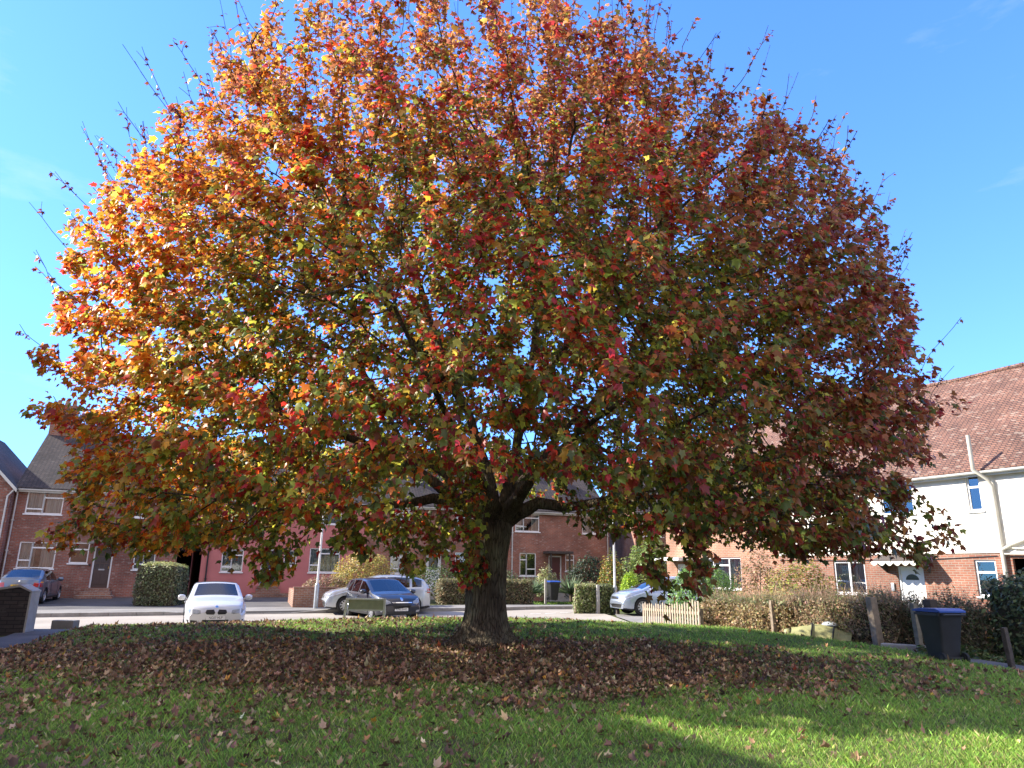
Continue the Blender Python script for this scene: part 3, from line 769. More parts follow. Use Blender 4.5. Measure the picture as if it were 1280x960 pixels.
# ------------------------------------------------------------------ foliage helpers
MAPLE = np.array([(.04, 0), (-.06, -.36), (.2, -.34), (.54, -.54), (.55, -.28), (1, 0), (.55, .28), (.54, .54), (.2, .34), (-.06, .36)])
def norm(v): return v / np.maximum(np.linalg.norm(v, axis=1, keepdims=True), 1e-9)
def leaf_mesh(name, P, Nn, T, size, col, mat, parent=None, shape='maple', curl=.25, fold=.25):
    """P positions of the leaf base, Nn normals, T tip directions, size (n,), col (n,3)"""
    n = len(P)
    Nn = norm(Nn); T = norm(T - Nn * np.sum(T * Nn, 1, keepdims=True)); B = np.cross(Nn, T)
    if shape == 'maple':
        uv = np.vstack([MAPLE, [(.36, 0)]]); k = 11
        F1 = np.array([(10, i, (i + 1) % 10) for i in range(10)])
    elif shape == 'oval':
        uv = np.array([(0, 0), (.5, -.3), (1, 0), (.5, .3)]); k = 4; F1 = np.array([(0, 1, 2), (0, 2, 3)])
    else:   # blade
        uv = np.array([(0, -.05), (0, .05), (.55, .035), (.55, -.035), (1, 0)]); k = 5; F1 = np.array([(0, 1, 2), (0, 2, 3), (3, 2, 4)])
    cv = rng.normal(curl, abs(curl) * .7, n)[:, None]; fv = rng.normal(fold, abs(fold) * .8, n)[:, None]
    U = uv[:, 0][None, :]; Vv = uv[:, 1][None, :]
    W = -cv * U ** 2 - fv * np.abs(Vv) + 0 * U
    s = size[:, None]
    X = P[:, None, :] + (s * U)[..., None] * T[:, None, :] + (s * Vv)[..., None] * B[:, None, :] + (s * W)[..., None] * Nn[:, None, :]
    F = (np.arange(n)[:, None, None] * k + F1[None]).reshape(-1, 3)
    C = np.ones((n, k, 4)); C[:, :, :3] = col[:, None, :]
    if shape == 'maple': C[:, 10, :3] *= .85
    return np_mesh(name, X.reshape(-1, 3), F, mat, parent, C.reshape(-1, 4))

def pick(n, cols, w=None, jit=.25):
    cols = np.array(cols, float); w = np.ones(len(cols)) if w is None else np.array(w, float)
    c = cols[rng.choice(len(cols), n, p=w / w.sum())]
    return np.clip(c * np.exp(rng.normal(0, jit, (n, 1))) * np.exp(rng.normal(0, .08, (n, 3))), 0, 1)

def rdir(n):
    return norm(rng.normal(size=(n, 3)))

def bush(name, label, cat, loc, rad, n, cols, w=None, size=.07, group=None, rz=0.0, lumps=.22, stems=5, flat=.15, core=.55, part='foliage', jit=.28):
    t = thing(name, label, cat, loc, rz, group)
    d = rdir(n); d[:, 2] = np.where(d[:, 2] < -flat, -d[:, 2], d[:, 2])
    r = 1 + lumps * vnoise(d, 2.6, sum(loc))
    fr = 1 - np.abs(rng.normal(0, .16, n)); fr = np.clip(fr, .35, 1.06)
    P = d * (r * fr)[:, None] * np.array(rad)
    P[:, 2] += rad[2] * flat * .9
    P[:, 2] = np.maximum(P[:, 2], .02)
    nn = norm(d * .8 + rdir(n) * .8 + np.array([0, 0, .4])); tt = norm(d * .6 + rdir(n) * .8)
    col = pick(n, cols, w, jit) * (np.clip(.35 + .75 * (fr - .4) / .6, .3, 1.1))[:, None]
    leaf_mesh(part, P, nn, tt, size * np.exp(rng.normal(0, .25, n)), col, M['foliage'], t, 'oval')
    mb = MB()
    for k in range(stems):
        dd = rdir(1)[0]; dd[2] = abs(dd[2]) + .5; dd /= np.linalg.norm(dd)
        mb.tube([(dd[0] * .1, dd[1] * .1, -.1), tuple(dd * np.array(rad) * .5), tuple(dd * np.array(rad) * .88)], [.03, .02, .008], 5)
    mb.build('stem', M['stem'], t)
    return t

def hedge(name, label, cat, loc, dims, rz, n, cols, w=None, size=.05, group=None, bulge=.08, top_cols=None, corner=.18, lean=.0, rough=.04, twigs=0, twig_col=(.25, .17, .11)):
    size = size * 1.45
    """clipped box hedge; dims = (lx, ly, h), loc at the base centre"""
    t = thing(name, label, cat, loc, rz, group)
    lx, ly, hh = dims
    areas = np.array([lx * hh, lx * hh, ly * hh, ly * hh, lx * ly * 1.1]); f = rng.choice(5, n, p=areas / areas.sum())
    u, v = rng.uniform(-.5, .5, n), rng.uniform(-.5, .5, n)
    P = np.zeros((n, 3)); Nn = np.zeros((n, 3))
    for k, (nx, ny) in enumerate(((0, -1), (0, 1), (-1, 0), (1, 0))):
        m = f == k
        P[m, 0] = np.where(nx, nx * .5, u[m]) if nx else u[m]; P[m, 1] = ny * .5 if ny else u[m]; P[m, 2] = v[m] + .5; Nn[m, :2] = (nx, ny)
    m = f == 4; P[m, 0] = u[m]; P[m, 1] = v[m]; P[m, 2] = 1; Nn[m, 2] = 1
    P *= np.array([lx, ly, hh])
    # round the edges
    cx = np.clip(P[:, 0], -lx / 2 + corner, lx / 2 - corner); cy = np.clip(P[:, 1], -ly / 2 + corner, ly / 2 - corner); cz = np.minimum(P[:, 2], hh - corner)
    C = np.stack([cx, cy, cz], 1); D = P - C; L = np.linalg.norm(D, axis=1, keepdims=True)
    rr = np.where(L > corner, corner / np.maximum(L, 1e-6), 1.0); P = C + D * rr; Nn = norm(D + 1e-6)
    P += Nn * (bulge * vnoise(P, 1.6, lx + ly) + rng.normal(-.03, rough, n))[:, None]
    P[:, 0] += lean * P[:, 2]
    P[:, 2] = np.maximum(P[:, 2], .02)
    nn = norm(Nn * .9 + rdir(n) * .8 + np.array([0, 0, .3])); tt = rdir(n) + Nn * .4
    col = pick(n, cols, w, .3)
    if top_cols is not None:
        tm = Nn[:, 2] > .6; col[tm] = pick(int(tm.sum()), top_cols, None, .25)
    leaf_mesh('foliage', P, nn, tt, size * np.exp(rng.normal(0, .25, n)), col, M['foliage'], t, 'oval')
    i = .1
    MB().prism([(-lx / 2 + i, 0), (lx / 2 - i, 0), (lx / 2 - i, hh - .18), (lx / 2 - .2, hh - i), (-lx / 2 + .2, hh - i), (-lx / 2 + i, hh - .18)], 'y', -ly / 2 + i, ly / 2 - i).build('branches', M['hedge_core'], t)
    if twigs:
        k_ = rng.integers(0, n, twigs); tp_ = P[k_]; td = norm(Nn[k_] * .7 + rdir(twigs) * .6 + np.array([0, 0, .5])); tl = rng.uniform(.12, .42, twigs)[:, None]; sd = norm(np.cross(td, rdir(twigs))) * .004
        V = np.stack([tp_ - td * .1 - sd, tp_ - td * .1 + sd, tp_ + td * tl + sd * .3, tp_ + td * tl - sd * .3], 1); V[:, 2:, 2] += .02
        C = np.ones((twigs, 4, 4)); C[:, :, :3] = pick(twigs, [twig_col, tuple(x * .6 for x in twig_col), tuple(min(1, x * 1.5) for x in twig_col)], None, .2)[:, None]
        np_mesh('twigs', V.reshape(-1, 3), np.arange(twigs * 4).reshape(-1, 4), M['foliage'], t, C.reshape(-1, 4))
    return t
M['hedge_core'] = plain('hedge_inside', (.06, .05, .03), rough=.95, var=.4)
GREEN = [(.05, .085, .025), (.075, .12, .03), (.1, .145, .04), (.035, .06, .02)]
# ------------------------------------------------------------------ cars
def text_mesh(name, body, size, mat, parent, loc, rot, squash=1.0):
    cu = bpy.data.curves.new(name, 'FONT'); cu.body = body; cu.size = size; cu.align_x = 'CENTER'; cu.align_y = 'CENTER'
    ob = bpy.data.objects.new(name, cu); COL.objects.link(ob)
    dg = bpy.context.evaluated_depsgraph_get(); me = bpy.data.meshes.new_from_object(ob.evaluated_get(dg))
    bpy.data.objects.remove(ob); bpy.data.curves.remove(cu)
    o = link(name, me, mat, parent); o.location = loc; o.rotation_euler = rot; o.scale = (squash, 1, 1)
    return o

def car(label, loc, rz, paint, L, Wd, prof, axles, belt, glass, nose, tail, wheel_r=.31, roof_mat=None, plate=None, kind='hatch', group=None, tumble=.17, roof_range=None, style='a'):
    """local x forward, z up. prof = top outline (x from rear to front, z). glass = dict of x ranges"""
    t = thing('parked_car', label, 'car', loc, rz, group)
    hw = Wd / 2; hl = L / 2
    px = [p[0] for p in prof]; pz = [p[1] for p in prof]
    zt = lambda x: float(np.interp(x, px, pz))
    bz = lambda x: float(np.interp(x, [b[0] for b in belt], [b[1] for b in belt]))
    ra = wheel_r + .055
    def zb(x):
        z = .2 + .05 * max(0, (abs(x) - hl + .35) / .35)
        for a in axles:
            dx = abs(x - a)
            if dx < ra: z = max(z, wheel_r + math.sqrt(ra * ra - dx * dx))
        return z
    def plan(x):
        e = abs(x) / hl
        return hw * (1 - .05 * e ** 3 - .13 * max(0, (e - .82) / .18) ** 2)
    def shift(x, y):
        e = abs(x) / hl
        return -math.copysign(1, x) * (abs(y) / hw) ** 2.4 * .2 * max(0, (e - .7) / .3) ** 1.5
    zroof = max(pz)
    xs = set(np.linspace(-hl, hl, 45)) | set(px)
    for a in axles: xs |= {a + ra * math.cos(k * math.pi / 14) for k in range(15)}
    for r_ in glass.values():
        for v in (r_ if isinstance(r_[0], (int, float)) else [q for rr in r_ for q in rr]): xs.add(v)
    xs = sorted(x for x in xs if -hl <= x <= hl)
    xs = [x for i, x in enumerate(xs) if i == 0 or x - xs[i - 1] > .006]
    lower = [0, .12, .3, .5, .72, .9, 1]; upper = [.06, .5, .88, .97, 1]; NT = 22
    def section(x):
        T = zt(x); b0 = zb(x); mid = min(T - .05, bz(x)); mid = max(mid, b0 + .02); pts = []
        W = plan(x)
        for f_ in lower:
            z = b0 + (mid - b0) * f_
            zz = (z - .58) / .42
            y = W * (1 - .045 * zz * zz - (.012 if z < .33 else 0)) - (.012 if f_ == 1 else 0)
            pts.append((y, z))
        yb = pts[-1][0]; hgt = T - mid
        ins = tumble * hgt / max(.3, zroof - .9) if hgt > .1 else .03
        for u in upper:
            z = mid + hgt * u
            y = yb - .012 - ins * u - .07 * max(0, (u - .8) / .2) ** 2 * (1 if hgt > .1 else .3)
            pts.append((y, z))
        ye = pts[-1][0]
        cr = .035 if hgt > .1 else .03
        top = [(ye * (1 - 2 * k / NT), T + cr * (1 - (1 - 2 * k / NT) ** 2)) for k in range(1, NT)]
        left = [(-y, z) for y, z in reversed(pts)]
        return [(x + shift(x, y), y, z) for y, z in pts + top + left]
    secs = [section(x) for x in xs]; ns = len(secs[0]); nl = len(lower) + len(upper)
    parts = {}
    def add(key, quad):
        p = parts.setdefault(key, MB()); p.quad(*quad)
    side = glass['side']; ws = glass['windscreen']; rw = glass.get('rear')
    for i in range(len(xs) - 1):
        xm = (xs[i] + xs[i + 1]) / 2
        cab = zt(xm) - bz(xm) > .16
        for k in range(ns - 1):
            q = (secs[i][k], secs[i + 1][k], secs[i + 1][k + 1], secs[i][k + 1])
            key = 'body'
            kk = k if k < nl else (ns - 2 - k if k >= ns - nl else None)
            if kk is not None:
                if cab and len(lower) - 1 < kk + 1 <= len(lower) + 2 and kk >= len(lower) and any(a <= xm <= b for a, b in side): key = ('side_window', k < nl, [a <= xm <= b for a, b in side].index(True))
                elif cab and kk == len(lower) - 1: key = 'body'
                elif zt(xm) < zb(xm): key = 'body'
                if kk < 1 and not any(abs(xm - a) < ra for a in axles): key = 'sill'
            else:
                c_ = k - nl
                if ws[0] <= xm <= ws[1] and 0 <= c_ < NT - 2 + 0: key = 'windscreen'
                elif rw and rw[0] <= xm <= rw[1] and 0 <= c_ < NT - 2: key = 'rear_window'
                elif roof_range and roof_range[0] <= xm <= roof_range[1]: key = 'soft_top'
            if kk is not None and roof_range and roof_range[0] <= xm <= roof_range[1] and kk >= len(lower) + 2: key = 'soft_top'
            add(key, q)
    for s_, i in ((secs[0], 0), (secs[-1], -1)):
        add('body', list(s_) if i else list(reversed(s_)))
    mats = {'body': paint, 'side_window': 'car_glass', 'windscreen': 'car_glass', 'rear_window': 'car_glass', 'soft_top': 'fabric_black', 'sill': 'black'}
    for k_, p in parts.items():
        k_ = k_[0] if isinstance(k_, tuple) else k_
        me = p.build('body_shell' if k_ == 'body' else k_, M[mats[k_]], t, fix=False).data
        bm = bmesh.new(); bm.from_mesh(me); bmesh.ops.remove_doubles(bm, verts=bm.verts[:], dist=.0015); bmesh.ops.recalc_face_normals(bm, faces=bm.faces[:]); bm.to_mesh(me); bm.free()
        for q in me.polygons: q.use_smooth = True
        me.set_sharp_from_angle(angle=R(32))
    # dark floor, wheel wells, cabin with seats
    fl = MB().box(-hl + .3, hl - .3, -hw + .14, hw - .14, .24, .34)
    for a in axles: fl.box(a - .42, a + .42, -hw + .23, hw - .23, .2, .72)
    fl.box(-hl + .3, glass['windscreen'][1] + .1, -hw + .16, hw - .16, .34, .5)
    fl.build('underbody', M['black'], t)
    cx = glass['windscreen'][0]
    for y in (-.36, .36):
        for dx in (-.55, -1.35):
            if cx + dx < -hl + .9: continue
            s_ = MB().box(cx + dx - .12, cx + dx + .06, y - .24, y + .24, .45, .98).box(cx + dx + .06, cx + dx + .5, y - .25, y + .25, .45, .6)
            s_ = s_.build('seat', M['seat'], t, bevel=.04)
            MB().box(cx + dx - .13, cx + dx - .03, y - .12, y + .12, 1.02, 1.2).build('headrest', M['seat_light'] if style == 'a' else M['seat'], s_, bevel=.03)
    MB().box(cx + .12, cx + .5, -hw + .2, hw - .2, .72, .86).build('dashboard', M['black'], t, bevel=.03)
    # wheels
    for a in axles:
        for sd in (-1, 1):
            y = sd * (plan(a) - .115)
            wh = thing_part('wheel', t, (a, y, wheel_r))
            ty = MB().lathe([(wheel_r * .66, -.1), (wheel_r * .93, -.1), (wheel_r, -.07), (wheel_r, .07), (wheel_r * .93, .1), (wheel_r * .66, .1)], 32, axis='y')
            ty.build('tyre', M['rubber'], wh, smooth=40)
            rm = MB().lathe([(wheel_r * .68, -.1), (wheel_r * .68, .085), (wheel_r * .62, .1), (wheel_r * .6, .06)], 32, axis='y')
            nsp = 10 if style == 'b' else 5
            for k in range(nsp):
                an = 2 * math.pi * k / nsp + .2; w0, w1 = (.035, .022) if style == 'b' else (.05, .045)
                c0, s0 = math.cos(an), math.sin(an)
                P = [(c0 * r1 - s0 * w_, yy, s0 * r1 + c0 * w_) for r1, w_, yy in ((.04, -w0, .07), (.04, w0, .07), (wheel_r * .64, w1, .088), (wheel_r * .64, -w1, .088))]
                rm.quad(*P); rm.quad(*[(q[0], q[1] - .035, q[2]) for q in reversed(P)])
                for u_, v_ in ((0, 3), (1, 2)):
                    rm.quad(P[u_], P[v_], (P[v_][0], P[v_][1] - .035, P[v_][2]), (P[u_][0], P[u_][1] - .035, P[u_][2]))
            rm.lathe([(0, .09), (.05, .088), (.055, .06)], 16, axis='y')
            r_ = rm.build('rim', M['alloy'], wh, smooth=35, fix=False)
            MB().lathe([(0, .02), (wheel_r * .62, .02)], 24, axis='y').build('brake_disc', M['black'], wh, fix=False)
            if sd < 0: wh.rotation_euler = (0, 0, math.pi)
    # mirrors
    mx_ = ws[1] - .28
    for sd in (-1, 1):
        yb = sd * (plan(mx_) - .05)
        m_ = MB().lathe([(0, -.11), (.06, -.1), (.085, -.05), (.085, .04), (.06, .1), (0, .11)], 12, axis='y', c=(mx_, yb + sd * .16, bz(mx_) + .09))
        m_.tube([(mx_, yb - sd * .02, bz(mx_) + .02), (mx_, yb + sd * .1, bz(mx_) + .07)], .03, 6)
        m_.build('wing_mirror', M[paint], t, smooth=60)
    # front surface: x for a given (y, z)
    from mathutils.bvhtree import BVHTree
    bmv = bmesh.new()
    for o_ in list(t.children):
        if o_.type == 'MESH' and o_.name.split('.')[0] in ('body_shell', 'windscreen', 'rear_window', 'sill'): bmv.from_mesh(o_.data)
    bvh = BVHTree.FromBMesh(bmv); bmv.free()
    def fx(y, z):
        h_ = bvh.ray_cast(Vector((hl + 2, y, z)), Vector((-1, 0, 0))); return h_[0].x if h_[0] else hl
    def rx(y, z):
        h_ = bvh.ray_cast(Vector((-hl - 2, y, z)), Vector((1, 0, 0))); return h_[0].x if h_[0] else -hl
    def patch(name, poly, mat, end='front', out=.008, parent=None, n=5):
        """poly in (y, z); subdivided so that it follows the bodywork"""
        bm = bmesh.new(); fn = fx if end == 'front' else rx; sg = 1 if end == 'front' else -1
        fc = bm.faces.new([bm.verts.new((0, y, z)) for y, z in poly])
        y0, y1 = min(p[0] for p in poly), max(p[0] for p in poly); z0, z1 = min(p[1] for p in poly), max(p[1] for p in poly)
        for i in range(1, n):
            for co, no in (((0, y0 + (y1 - y0) * i / n, 0), (0, 1, 0)), ((0, 0, z0 + (z1 - z0) * i / n), (0, 0, 1))):
                bmesh.ops.bisect_plane(bm, geom=bm.verts[:] + bm.edges[:] + bm.faces[:], plane_co=co, plane_no=no)
        for v in bm.verts: v.co.x = fn(v.co.y, v.co.z) + sg * out
        r = bmesh.ops.extrude_face_region(bm, geom=bm.faces[:])
        for v in r['geom']:
            if isinstance(v, bmesh.types.BMVert): v.co.x -= sg * (out + .03)
        bmesh.ops.recalc_face_normals(bm, faces=bm.faces[:])
        me = bpy.data.meshes.new(name); bm.to_mesh(me); bm.free()
        return link(name, me, M[mat], parent or t)
    for s_ in nose: 
        o = patch(s_[0], s_[1], s_[2], 'front', s_[3] if len(s_) > 3 else .008)
    for s_ in tail: patch(s_[0], s_[1], s_[2], 'rear', s_[3] if len(s_) > 3 else .008)
    def mplate(end, y, z, txt, mat):
        sg = 1 if end == 'front' else -1
        x = (fx if end == 'front' else rx)(y, z) + sg * .03
        b = MB().box(-.26, .26, -.055, .055, -.008, .008).build('number_plate', M[mat], t)
        b.location = (x, y, z); b.rotation_euler = (math.pi / 2, 0, math.pi / 2 * sg)
        text_mesh('lettering', txt, .1, M['black'], b, (0, 0, .0095), (0, 0, 0), .82)
    if plate:
        for e_, z, txt, m_ in plate: mplate(e_, 0, z, txt, m_)
    # door seams
    sm = MB()
    for xq in glass.get('seams', []):
        for sd in (-1, 1):
            pts = []
            for z in np.linspace(.34, bz(xq) - .01, 7):
                zz = (z - .58) / .42; y = plan(xq) * (1 - .045 * zz * zz - (.012 if z < .33 else 0)) + .001
                pts.append((xq, sd * y, z))
            sm.tube(pts, .006, 4)
    if sm.v: sm.build('door_seam', M['black'], t)
    for xq in glass.get('handles', []):
        for sd in (-1, 1):
            z = bz(xq) - .1
            MB().box(xq - .1, xq + .1, -.02, .02, -.018, .018).build('door_handle', M[paint], t, bevel=.008).location = (xq, sd * (plan(xq) * (1 - .045 * ((z - .58) / .42) ** 2) + .005), z)
    return t

def thing_part(name, parent, loc):
    o = bpy.data.objects.new(name, None); COL.objects.link(o); o.parent = parent; o.location = loc; o.empty_display_size = .1
    return o

def mirror(poly): return [(-y, z) for y, z in reversed(poly)]
def ell(cy, cz, a, b, n=16): return [(cy + a * math.cos(2 * math.pi * k / n), cz + b * math.sin(2 * math.pi * k / n)) for k in range(n)]

CARS = 'cars parked around the green'
# white soft-top coupe facing the camera
hl = 2.18
kid = [(.03, .57), (.06, .52), (.26, .525), (.3, .58), (.27, .655), (.07, .665)]
lamp = [(.42, .55), (.5, .53), (.74, .56), (.79, .63), (.72, .69), (.44, .645)]
inl = [(-.38, .3), (-.33, .24), (.33, .24), (.38, .3), (.36, .37), (-.36, .37)]
sidein = [(.5, .26), (.76, .29), (.8, .38), (.5, .35)]
car('white soft-top car facing the lawn on the road', (-9.55, 24.1, tz(-9.5, 24) - .02), R(-66), 'paint_white', 2 * hl, 1.75,
    [(-hl, .62), (-2.1, .84), (-2.0, .93), (-1.35, .99), (-1.1, 1.06), (-.7, 1.3), (-.2, 1.395), (.22, 1.39), (.36, 1.37), (.98, 1.0), (1.1, .955), (1.7, .86), (2.02, .76), (2.12, .67), (hl, .55)],
    (-1.33, 1.33), [(-hl, .8), (-1.6, .9), (.9, .87), (1.2, .8), (hl, .5)],
    dict(side=[(-1.0, -.35), (-.27, .75)], windscreen=(.4, .97), rear=(-1.06, -.72), seams=[.86, -.42], handles=[-.2]),
    [('headlight', lamp, 'lens'), ('headlight', mirror(lamp), 'lens'), ('grille', kid, 'black'), ('grille', mirror(kid), 'black'),
     ('air_intake', inl, 'black', .004), ('air_intake', sidein, 'black', .004), ('air_intake', mirror(sidein), 'black', .004), ('badge', ell(0, .74, .045, .04), 'chrome', .012), ('badge', ell(0, .74, .03, .027), 'badge_blue', .016)],
    [], roof_range=(-1.05, .3), plate=[('front', .425, 'NG07 MLP', 'plate_white')], kind='coupe', group=CARS)

# dark blue hatchback on the road, seen three-quarter from the front
hl = 2.12
g1 = [(-.34, .5), (-.28, .43), (.28, .43), (.34, .5), (.38, .62), (-.38, .62)]
l2 = [(.42, .62), (.6, .58), (.8, .72), (.79, .82), (.7, .8), (.45, .69)]
car('dark blue hatchback facing the green behind the street sign', (-4.95, 28.6, tz(-4.8, 28.6) - .04), R(-58), 'paint_navy', 2 * hl, 1.78,
    [(-hl, .7), (-2.06, .95), (-1.9, 1.12), (-1.62, 1.4), (-1.0, 1.45), (-.3, 1.45), (.15, 1.4), (1.05, .98), (1.2, .94), (1.75, .86), (2.0, .74), (2.08, .64), (hl, .52)],
    (-1.27, 1.25), [(-hl, .98), (-1, .93), (1.0, .9), (hl, .6)],
    dict(side=[(-1.5, -1.02), (-.95, -.22), (-.14, .85)], windscreen=(.2, 1.02), rear=(-1.95, -1.66), seams=[-.98, -.18, .9], handles=[-.85, -.05]),
    [('grille', g1, 'black'), ('headlight', l2, 'lens'), ('headlight', mirror(l2), 'lens'), ('grille_trim', [(-.38, .635), (.38, .635), (.4, .665), (-.4, .665)], 'chrome', .014), ('badge', ell(0, .76, .05, .06), 'chrome', .014),
     ('air_intake', [(-.5, .25), (.5, .25), (.55, .33), (-.55, .33)], 'black', .004), ('fog_light', [(.58, .3), (.76, .33), (.76, .4), (.6, .38)], 'lens', .006), ('fog_light', mirror([(.58, .3), (.76, .33), (.76, .4), (.6, .38)]), 'lens', .006)],
    [], plate=[('front', .41, 'KM62 EWO', 'plate_white')], group=CARS, style='b')

# silver hatchback parked on the far kerb, side on
hl = 2.21
l3 = [(.45, .66), (.62, .6), (.82, .74), (.8, .86), (.7, .84), (.48, .73)]
silver_prof = [(-hl, .6), (-2.16, .95), (-2.08, 1.1), (-1.82, 1.34), (-1.4, 1.45), (-.6, 1.5), (.0, 1.48), (.35, 1.4), (1.3, .98), (1.45, .95), (1.85, .87), (2.08, .76), (2.16, .64), (hl, .5)]
def silver(label, loc, rz, paint, st):
    return car(label, loc, rz, paint, 2 * hl, 1.81, silver_prof, (-1.36, 1.32), [(-hl, 1.04), (-1.4, 1.02), (-.4, .95), (1.2, .9), (hl, .62)],
        dict(side=[(-1.72, -1.3), (-1.2, -.3), (-.22, 1.0)], windscreen=(.42, 1.26), rear=(-2.05, -1.5), seams=[-1.1, -.26, 1.06], handles=[-1.0, -.12]),
        [('headlight', l3, 'lens'), ('headlight', mirror(l3), 'lens'), ('grille', [(-.42, .6), (.42, .6), (.36, .7), (-.36, .7)], 'black'), ('grille_trim', [(-.38, .66), (.38, .66), (.38, .68), (-.38, .68)], 'chrome', .014),
         ('air_intake', [(-.5, .28), (.5, .28), (.58, .42), (-.58, .42)], 'black', .004), ('fog_light', [(.64, .34), (.78, .36), (.76, .42), (.64, .4)], 'lens', .006), ('fog_light', mirror([(.64, .34), (.78, .36), (.76, .42), (.64, .4)]), 'lens', .006)],
        [('tail_light', [(.5, .85), (.82, .82), (.8, 1.0), (.55, .98)], 'red_lens'), ('tail_light', mirror([(.5, .85), (.82, .82), (.8, 1.0), (.55, .98)]), 'red_lens')], wheel_r=.33, group=CARS, style=st)
silver('silver hatchback parked along the far kerb by the yellow bush', (-5.45, 30.6, tz(-5.3, 30.4) - .02), R(180 + 17), 'paint_silver', 'b')
silver('pale blue-grey car on the driveway behind the picket fence', (6.35, 30.1, tz(6.35, 30.1) + .0), R(180 + 12), 'paint_blue_silver', 'b')

# steel blue hatchback with its back to us, far left
hl = 2.1
tl = [(.5, .68), (.8, .68), (.8, .84), (.53, .86)]
c4 = car('steel blue car with its tail to us outside the left brick house', (-20.85, 32.3, tz(-22, 32) + .07), R(110), 'paint_steel', 2 * hl, 1.7,
    [(-hl, .62), (-2.06, .82), (-2.0, .96), (-1.72, 1.03), (-1.1, 1.36), (-.3, 1.4), (.15, 1.36), (.85, .98), (1.0, .94), (1.7, .83), (2.0, .72), (2.06, .6), (hl, .5)],
    (-1.25, 1.4), [(-hl, .86), (-1.2, .92), (.8, .88), (hl, .58)],
    dict(side=[(-1.15, -.5), (-.42, .62)], windscreen=(.2, .82), rear=(-1.7, -1.14), seams=[-.46, .7], handles=[-.3]),
    [('headlight', [(.45, .6), (.78, .62), (.76, .72), (.46, .7)], 'lens'), ('headlight', mirror([(.45, .6), (.78, .62), (.76, .72), (.46, .7)]), 'lens')],
    [('tail_light', tl, 'red_lens'), ('tail_light', mirror(tl), 'red_lens'), ('indicator', [(.72, .845), (.8, .845), (.8, .9), (.74, .9)], 'amber'), ('indicator', mirror([(.72, .845), (.8, .845), (.8, .9), (.74, .9)]), 'amber'),
     ('bumper_strip', [(-.82, .5), (.82, .5), (.82, .56), (-.82, .56)], 'black', .012), ('badge', ell(0, .92, .035, .035), 'chrome', .012), ('bumper_strip', [(-.7, .26), (.7, .26), (.72, .36), (-.72, .36)], 'black', .006)],
    plate=[('rear', .72, 'P172 MLR', 'plate_yellow')], group=CARS)

# ------------------------------------------------------------------ walls, posts, fence, bins, sign, lamps
def gz(x, y, o=0.0): return (x, y, tz(x, y) + o)
w = thing('garden_wall', 'low dark stone wall ending in a pale-faced gate pier at left', 'wall', gz(-11.55, 17.5), R(14))
pr_ = MB().prism([(-.55, -.3), (.2, -.3), (.22, .9), (.0, 1.02), (-.5, .93)], 'y', -.0, .5).build('pier', M['stone_dark'], w)
MB().box(.222, .262, -.02, .52, -.25, .9).build('pier_face', M['pier'], pr_)
MB().prism([(-.56, .935), (.0, 1.025), (.27, .9), (.27, .94), (.0, 1.08), (-.56, .985)], 'y', -.05, .55).build('coping', M['concrete'], pr_)
st_ = MB()
for r_ in range(10):
    x = -2.1 + (r_ % 2) * .13
    while x < -.6:
        L_ = random.uniform(.22, .4); d_ = random.uniform(-.02, .03)
        st_.box(x, min(x + L_ - .012, -.555), .05 - d_, .45, -.3 + r_ * .115, -.3 + r_ * .115 + .103); x += L_
st_.build('wall', M['stone_dark'], w)
MB().box(-2.2, -.56, .03, .47, .85, .9).build('coping', M['slab_grey'], w)
tag(MB().box(-.25, .3, -.15, .15, -.1, .16).build('stone_block', M['slab_grey'], bevel=.03), 'grey stone block on the ground beside the pale gate pier', 'stone block').location = gz(-11.2, 18.9, .05)

lw = thing('garden_wall', 'low orange-brown brick wall behind the slim white lamp post', 'wall', gz(-9.1, 31.3), TR)
MB().box(0, 5.6, 0, .22, -.2, .86).build('wall', M['brick_wall'], lw); MB().box(0, .22, .222, 3.4, -.2, .8).build('return_wall', M['brick_wall'], lw)
MB().box(-.02, 5.62, -.02, .24, .862, .92).build('coping', M['brick_red'], lw)

def lamp_post(label, x, y, h, lean=0.0, head=True):
    t = thing('lamp_post', label, 'lamp post', gz(x, y, .05))
    MB().lathe([(.095, -.2), (.095, .95), (.085, 1.0), (.05, 1.05)], 14).build('base', M['steel'], t, smooth=40)
    MB().tube([(0, 0, 1.0), (lean * .4, 0, 3.0), (lean, 0, h)], [.05, .045, .036], 10).build('column', M['lamp_white'], t, smooth=40)
    if head:
        MB().tube([(lean, 0, h), (lean + .02, -.2, h + .12), (lean + .02, -.55, h + .14)], .03, 8).build('arm', M['lamp_white'], t, smooth=40)
        MB().box(-.11, .11, -.95, -.45, -.05, .05).build('lamp_head', M['steel'], t, bevel=.03).location = (lean + .02, 0, h + .15)
lamp_post('slim white lamp post in front of the low brick wall', -8.05, 31.0, 5.6, .05)
lamp_post('thin white post rising beside the small square hedge', 4.45, 31.0, 5.2, .0, head=True)

sg = thing('street_sign', 'street nameplate seen from behind on two legs in front of dark car', 'sign', gz(-4.12, 21.4), R(-3))
MB().box(-.5, .52, -.014, .014, .62, .88).build('sign_panel', M['sign_back'], sg, bevel=.003)
MB().box(-.56, .58, -.03, .03, .882, .93).box(-.56, .58, -.028, .028, .585, .618).build('frame', M['sign_frame'], sg)
for x, lx in ((-.55, -.12), (.55, -.02)):
    MB().prism([(x + lx, -.2), (x + lx + .055, -.2), (x + .03, .93), (x - .03, .93)], 'y', -.035, .035).build('leg', M['sign_frame'], sg)

